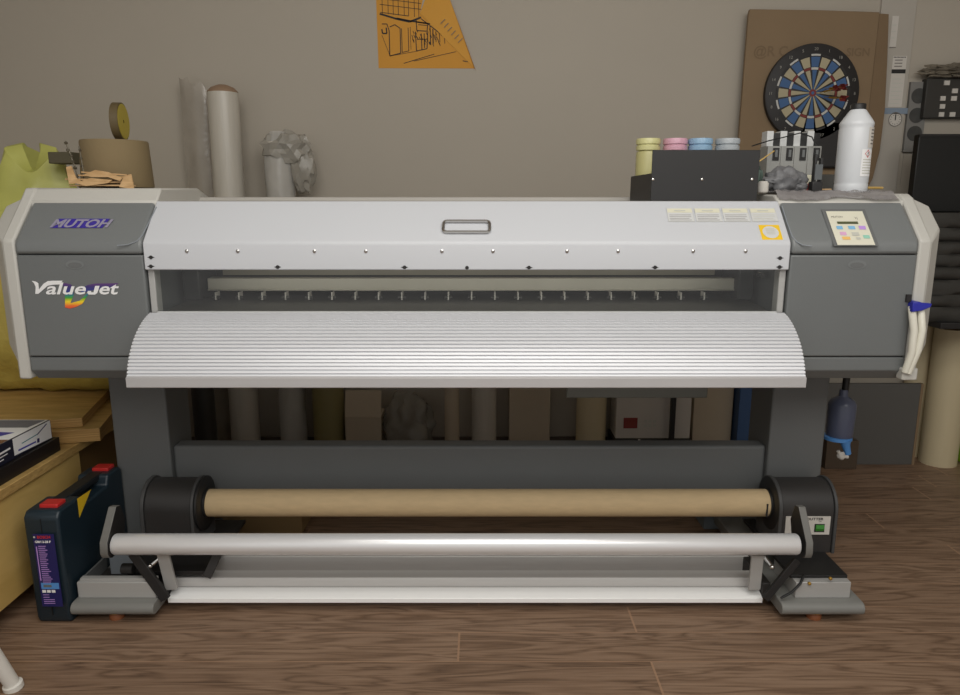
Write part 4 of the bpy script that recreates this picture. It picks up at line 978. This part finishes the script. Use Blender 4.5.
MB().box(x0, x0+.75, 3.25, 3.29, z+.002, z1).build('screen_panel', 'screen', sc, bevel=.004)
MB().box(x0, x0+.75, 3.245, 3.25, z1-.012, z1).build('screen_bezel', 'black', sc, bevel=.001)
# parts organiser on wall
OYY = 3.475; o0 = at(923, 118, OYY); o1 = at(925, 78, OYY)
og = thing('parts_organizer', 'dark wall organizer with small white squares at right edge', 'organizer', (o0.x+.2, 3.45, o0.z))
ob = MB().box(o0.x, o0.x+.42, OYY, WY-.001, o0.z, o1.z).build('organizer_body', mat('organizer_dark', (54, 52, 48), .6), og, bevel=.004)
sqs = [(946.5, 83), (954.5, 91), (942.5, 98.5), (953.5, 98.5), (942, 106.5), (941, 114.5), (952, 114.5), (966, 100), (964, 114)]
for a, b_ in sqs:
    q_ = at(a, b_, OYY); w = .0125 if a > 945 else .0115
    MB().box(q_.x-w, q_.x+w, OYY-.005, OYY+.001, q_.z-.010, q_.z+.010).build('white_tag', 'paper', og)
fz = at(956, 72, 3.44); f = MB().blob((fz.x+.06, 3.47, o1.z+.028), (.19, .045, .032), .5, 5, 4, sub=4, squash=-.027)
tag(f.build('fluffy_duster', 'fur', base=True), 'fluffy grey duster lying on the dark wall organizer', 'duster')
# white wall panel, papers, stickers
wx0, wx1 = at(882, 0, WY-.01).x, at(917, 0, WY-.01).x
tag(MB().box(wx0, wx1, WY-.012, WY-.0005, .9, 2.62).build('white_wall_sheet', mat('pale_sheet', (178, 172, 162), .7, var=.04), bevel=.001), 'tall pale sheet fixed to the wall behind the brown cardboard', 'sheet')
PYW = WY-.0121
def sheet(x0, x1, y0, y1, label, draw=None, m='paper', name='paper_sheet', skew=0):
    a, b_ = at(x0, y1, PYW), at(x1, y0, PYW)
    o = thing(name, label, 'paper', ((a.x+b_.x)/2, PYW, a.z))
    fr = (Vector((a.x, PYW, a.z)), X, Zv); w, h = b_.x-a.x, b_.z-a.z
    MB().box(a.x, b_.x, PYW-.0015, PYW, a.z, b_.z).build('sheet', m, o)
    if draw:
        d = MB(); draw(d, (Vector((a.x, PYW-.0015, a.z)), X, Zv), w, h); d.build('print', None, o, fix=False)
    return o
def d1(d, fr, w, h):
    for i in range(3): d.rect(fr, w*.1, w*.75, h*(.3+.2*i), h*(.3+.2*i)+.004, 'btn_grey')
    d.rect(fr, 0, w, 0, .004, 'print_')
def d2(d, fr, w, h):
    d.rect(fr, 0, w, h*.66, h*.74, 'ink')
    for i in range(9): d.rect(fr, w*(.05+.1*i), w*(.11+.1*i), h*.965, h*.985, 'ink')
    for i in range(7): d.rect(fr, w*.12, w*(.75+.15*(i % 2)), h*(.06+.08*i), h*(.06+.08*i)+.004, 'btn_grey')
    for i in range(3): d.rect(fr, w*.15, w*.7, h*(.79+.06*i), h*(.79+.06*i)+.004, 'print_')
sheet(889, 899, 16, 48, 'small white note pinned above the printed sheet on the wall', d1)
sheet(887.5, 907, 56, 107, 'white printed sheet with black bar pinned on the wall', d2)
sheet(884, 908, 108, 114, 'narrow pale blue paper strip above the round dial sticker', None, mat('pale_blue_paper', (132, 146, 162), .7))
dc = at(895, 119.5, PYW); rr = .033
ds = thing('dial_sticker', 'small round dial sticker with a pointer on the pale sheet', 'sticker', dc)
dm = MB(); dm.cyl(dc+Yv*.0004, dc-Yv*.0015, rr, n=32); dm.build('dial_face', 'paper', ds)
fr = (dc-Yv*.0015, X, Zv); dd = MB()
for i in range(32):
    a0, a1 = 2*PI*i/32, 2*PI*(i+1)/32
    dd.on(fr, [(r_*math.cos(a), r_*math.sin(a)) for r_, a in ((rr*.98, a0), (rr*.98, a1), (rr*.86, a1), (rr*.86, a0))], 'print_')
dd.line(fr, (0, -.004), (0, .022), .005, 'ink')
for i in range(12): a = i*PI/6; dd.line(fr, (.019*math.cos(a), .019*math.sin(a)), (.024*math.cos(a), .024*math.sin(a)), .003, 'print_')
dd.build('dial_print', None, ds, fix=False)
sp_ = thing('picture_strip', 'grey paper strip with three dark round pictures on the wall', 'paper', at(915, 115, PYW))
a, b_ = at(904, 152, PYW), at(923, 82, PYW); x0_, x1_ = at(907, 115, PYW).x, at(925, 115, PYW).x
MB().box(x0_, x1_, PYW-.004, WY-.0003, a.z, b_.z).build('strip', mat('grey_strip_paper', (128, 126, 122), .7), sp_)
for py in (96, 115.5, 133.5):
    c = at(914.5, py, PYW); c.x = (x0_+x1_)/2; k = MB(); k.cyl(c-Yv*.004, c-Yv*.0065, .034, n=28); k.build('round_picture', mat('dark_round_print', (66, 66, 64), .5, var=.5, scale=30), sp_)
PYW = WY+.0003
sheet(900, 904, 150, 185, 'grey paper edge hanging left of the black screen', None, mat('grey_paper', (120, 116, 112), .7))
# ---- cardboard sheet with the dart board
CY = WY-.068
cs = thing('cardboard_sheet', 'large brown cardboard box panel hung behind the dart board', 'cardboard', (1.48, CY, 1.0))
tl, trr, ml = at(750, 9, CY), at(879, 12, CY), at(738, 150, CY)
zb = 1.02
p1 = [(ml.x-.012, zb), (trr.x-.01, zb), (trr.x, 1.6), (trr.x+.004, trr.z), (tl.x+.3, tl.z-.004), (tl.x, tl.z), (tl.x-.004, tl.z-.02), (ml.x, ml.z)]
face = MB().prism(p1, CY, CY+.02, axis='y').build('cardboard_face', 'cardbox', cs, bevel=.003)
e2 = at(888, 14, CY+.03)
fo_ = [at(a, b, CY+.006) for a, b in ((889, 14), (887.5, 60), (885, 110), (880, 150), (873, 178), (864, 196))]
fl_ = MB().prism([(trr.x+.006, trr.z-.004)]+[(p.x, p.z) for p in fo_]+[(trr.x-.01, fo_[-1].z-.02), (trr.x+.002, 1.6)], CY+.006, CY+.016, axis='y')
fl_.build('cardboard_flap', mat('flap_cardboard', (124, 103, 78), .85, var=.1), cs, bevel=.002)
MB().box(trr.x+.02, trr.x+.06, CY+.0155, WY-.0115, 1.5, 1.52).build('cardboard_tab', 'cardbox', cs)
cm_ = mat('faded_print', (121, 101, 77), .85)
for px_, t_, z_ in ((753, '@R C', .060), (846, 'SIGN', .048)):
    ct_ = MB(); b0 = at(px_, 56, CY-.0005); ct_.text(t_, (b0, X, Zv), z_, cm_, 0, .001, off=.001)
    ct_.build('faded_lettering', None, face, fix=False)
DY = CY-.002
dc = at(812.5, 93, DY-.03); R = .2125
db = thing('dart_board', 'round blue and cream dart board with black rim on cardboard', 'dart board', (dc.x, DY-.03, dc.z-.3))
rim = MB(); rim.lathe([(R-.004, .03), (R, .026), (R, .004), (R-.006, 0), (.01, 0)], (dc.x, DY-.03, dc.z), n=56, axis='y'); 
rim.build('board_body', 'dartblack', db)
MB().box(dc.x-.05, dc.x+.215, DY-.03, DY+.0015, dc.z-.33, dc.z-.12).build('control_base', 'dartblack', db, bevel=.01)
fc = MB(); fr = (Vector((dc.x, DY-.031, dc.z)), X, Zv); order = [20, 1, 18, 4, 13, 6, 10, 15, 2, 17, 3, 19, 7, 16, 8, 11, 14, 9, 12, 5]
def ringseg(r0, r1, a0, a1, m, off):
    fc.on(fr, [(r*math.sin(a), r*math.cos(a)) for r, a in ((r0, a0), (r0, (a0+a1)/2), (r0, a1), (r1, a1), (r1, (a0+a1)/2), (r1, a0))][::-1], m, off)
R2 = .155
for i in range(20):
    a0, a1 = (i-.5)*PI/10, (i+.5)*PI/10; blue_ = i % 2 == 0; g_ = .025
    m0 = 'dartblue' if blue_ else 'dartcream'
    ringseg(.016, .098, a0+g_*2, a1-g_*2, m0, .001); ringseg(.112, R2, a0+g_, a1-g_, m0, .001)
    ringseg(.100, .110, a0+.01, a1-.01, 'wire' if blue_ else 'dartred', .0012)
    ringseg(R2+.004, R2+.012, a0+.03, a1-.03, 'wire' if blue_ else 'dartblack', .0012)
for a_, b__ in ((0, .016),):
    fc.on(fr, [(b__*math.cos(t*PI/10), b__*math.sin(t*PI/10)) for t in range(20)], 'dartred', .0015); fc.on(fr, [(.007*math.cos(t*PI/10), .007*math.sin(t*PI/10)) for t in range(20)], 'dartblue', .002)
fc.build('target_face', None, db, fix=False)
for i, k in enumerate(order):
    a = i*PI/10; c = (.19*math.sin(a), .19*math.cos(a)); nb = MB().text(str(k), (Vector((dc.x+c[0], DY-.031, dc.z+c[1]-.008)), X, Zv), .018, 'numeral', 0, 0, off=.001, align='CENTER')
    nb.build('ring_number', None, db, fix=False)
def dart(dx, dz, k):
    p0 = Vector((dc.x+dx, DY-.0305, dc.z+dz)); d = Vector((.25+.12*k, -1, .05-.12*k)).normalized()
    t = thing('dart', 'small dart with red flight stuck right of the dart board bullseye', 'dart', p0, 'darts in the dart board')
    MB().tube([p0, p0+d*.03, p0+d*.032, p0+d*.07, p0+d*.075, p0+d*.10], [.001, .001, .004, .004, .002, .002], 8).build('barrel', 'brass', t)
    f = MB(); a = d.orthogonal().normalized(); b_ = d.cross(a)
    for v in (a, b_):
        f.add([p0+d*.085, p0+d*.10+v*.017, p0+d*.125+v*.017, p0+d*.12, p0+d*.125-v*.017, p0+d*.10-v*.017], [(0, 1, 2, 3), (0, 3, 4, 5)])
    f.build('flight', 'dartred', t)
for k, (a, b_) in enumerate(((.03, .0), (.05, .018), (.05, -.018))): dart(a, b_, k)

# ================================================================== POSTER
PY = WY-.0003
pw = thing('sketch_poster', 'orange paper poster with ink street sketch and folded corner', 'poster', (at(420, 40, PY).x, PY, at(420, 69, PY).z))
def pp(zx, zy, y=PY): return at(360+zx*140/960, zy*80/549, y)
bl, br = pp(128, 468), pp(785, 470)
topz = bl.z+.47
def fq(*zz): return [(pp(a, b_).x, pp(a, b_).z) for a, b_ in zz]
foldA = pp(412, 92); tipx = pp(608, -10)
outl = [(bl.x, bl.z), (br.x, br.z), (foldA.x, foldA.z), (foldA.x+.07, foldA.z+.30), (foldA.x+.03, topz), (bl.x-.005, topz)]
MB().prism(outl, PY-.001, PY+.0005, axis='y').build('poster_sheet', 'orangepaper', pw)
Yd = PY-.004
fo = [(foldA.x, foldA.z), (br.x, br.z), (br.x+.006, br.z-.012), (pp(700, 230).x, pp(700, 230).z), (pp(612, -10).x, pp(612, -10).z), (foldA.x+.09, foldA.z+.22)]
flp = MB(); flp.add([(fo[0][0], PY-.003, fo[0][1]), (fo[1][0], PY-.003, fo[1][1]), (fo[2][0], PY-.012, fo[2][1]), (fo[3][0], PY-.022, fo[3][1]), (fo[4][0], PY-.028, fo[4][1]), (fo[5][0], PY-.010, fo[5][1])], [(0, 1, 2, 3, 4, 5)])
flp.build('folded_corner', mat('poster_back', (214, 156, 62), .75, var=.05), pw, smooth=0)
fr = (Vector((0, PY-.0012, 0)), X, Zv); sk = MB()
def stroke(*zz, w=.0038):
    q_ = fq(*zz)
    for a, b_ in zip(q_, q_[1:]): sk.line(fr, a, b_, w, 'ink')
stroke((135, 95), (250, 130), (340, 150), (420, 120), w=.008); stroke((250, 125), (350, 145), (480, 165), w=.006); stroke((140, 85), (330, 110), w=.003)
for x in (150, 190, 225, 260, 300, 330, 370, 400): stroke((x, -60), (x+4, 95+(x-150)*.1), w=.0025)
for y in (-40, 0, 40): stroke((135, y-10), (420, y+25), w=.0025)
stroke((150, 165), (185, 165), (200, 210), (205, 385), (280, 365), (275, 195), (240, 170), (205, 185), w=.004)
stroke((285, 195), (290, 360), (335, 350), (330, 190), w=.003); stroke((345, 185), (350, 340), w=.002); stroke((380, 220), (388, 350), (460, 335), (465, 215), w=.004)
stroke((385, 140), (390, 210), (460, 215), (465, 160), (385, 150), w=.004); stroke((400, 170), (460, 175), w=.003); stroke((420, 230), (425, 340), w=.004); stroke((440, 230), (443, 330), w=.004); stroke((390, 270), (460, 270), w=.003)
stroke((480, 180), (485, 310), w=.004); stroke((500, 200), (502, 300), w=.005); stroke((520, 215), (522, 290), w=.003); stroke((545, 235), (548, 290), w=.003); stroke((580, 260), (582, 300), w=.003); stroke((420, 130), (640, 300), w=.004)
stroke((300, 435), (510, 372), w=.003); stroke((370, 420), (660, 355), w=.0025); stroke((205, 385), (400, 350), w=.002); stroke((150, 200), (155, 230), (185, 230), (180, 190), w=.006)
stroke((705, 418), (740, 424), w=.004); stroke((150, 240), (205, 380), w=.002)
for i in range(34):
    x = 350+random.random()*230; y = 190+random.random()*110; stroke((x, y), (x+8, y+20), w=.003)
sk.build('ink_sketch', None, pw, fix=False)
fl2 = MB()
for i in range(6):
    a, b_ = pp(552+24*i, 158+26*i, PY-.03), pp(582+24*i, 128+26*i, PY-.03)
    d = (b_-a).normalized(); n_ = Vector((-d.z, 0, d.x))*.0015
    off = Vector((0, .011+.0005*i, 0))
    fl2.poly([a-n_+off, b_-n_+off, b_+n_+off, a+n_+off][::1], 'print_')
fl2.build('corner_print', None, pw, fix=False)

# ================================================================== LIGHT
def area(name, loc, target, sx, sy, power, col=(1, .96, .9)):
    l = bpy.data.lights.new(name, 'AREA'); l.shape = 'RECTANGLE'; l.size = sx; l.size_y = sy; l.energy = power; l.color = col
    o = bpy.data.objects.new(name, l); C.objects.link(o); o.location = loc
    o.rotation_euler = (Vector(target)-Vector(loc)).to_track_quat('-Z', 'Y').to_euler()
    return o
area('overhead_light', (.1, .75, 2.75), (.05, 1.6, 0), 2.2, .5, 24, (1, .98, .94))  # ceiling lamp in front of the printer
area('overhead_light', (.5, -.5, 2.6), (.1, 2.6, .9), 3.2, 1.2, 44, (1, .98, .94))  # frontal fill added to brighten the vertical fronts, no real fixture
area('bay_fill', (XC, 2.10, 1.055), (XC, 2.32, .98), 1.5, .02, .45, (1, .97, .9))  # fill light added to brighten the print bay interior
w = bpy.data.worlds.new('World'); bpy.context.scene.world = w; w.use_nodes = True
bgn = w.node_tree.nodes['Background']; bgn.inputs['Color'].default_value = (1, .98, .95, 1); bgn.inputs['Strength'].default_value = .55
bpy.context.scene.view_settings.view_transform = 'Standard'
bpy.context.scene.view_settings.look = 'None'
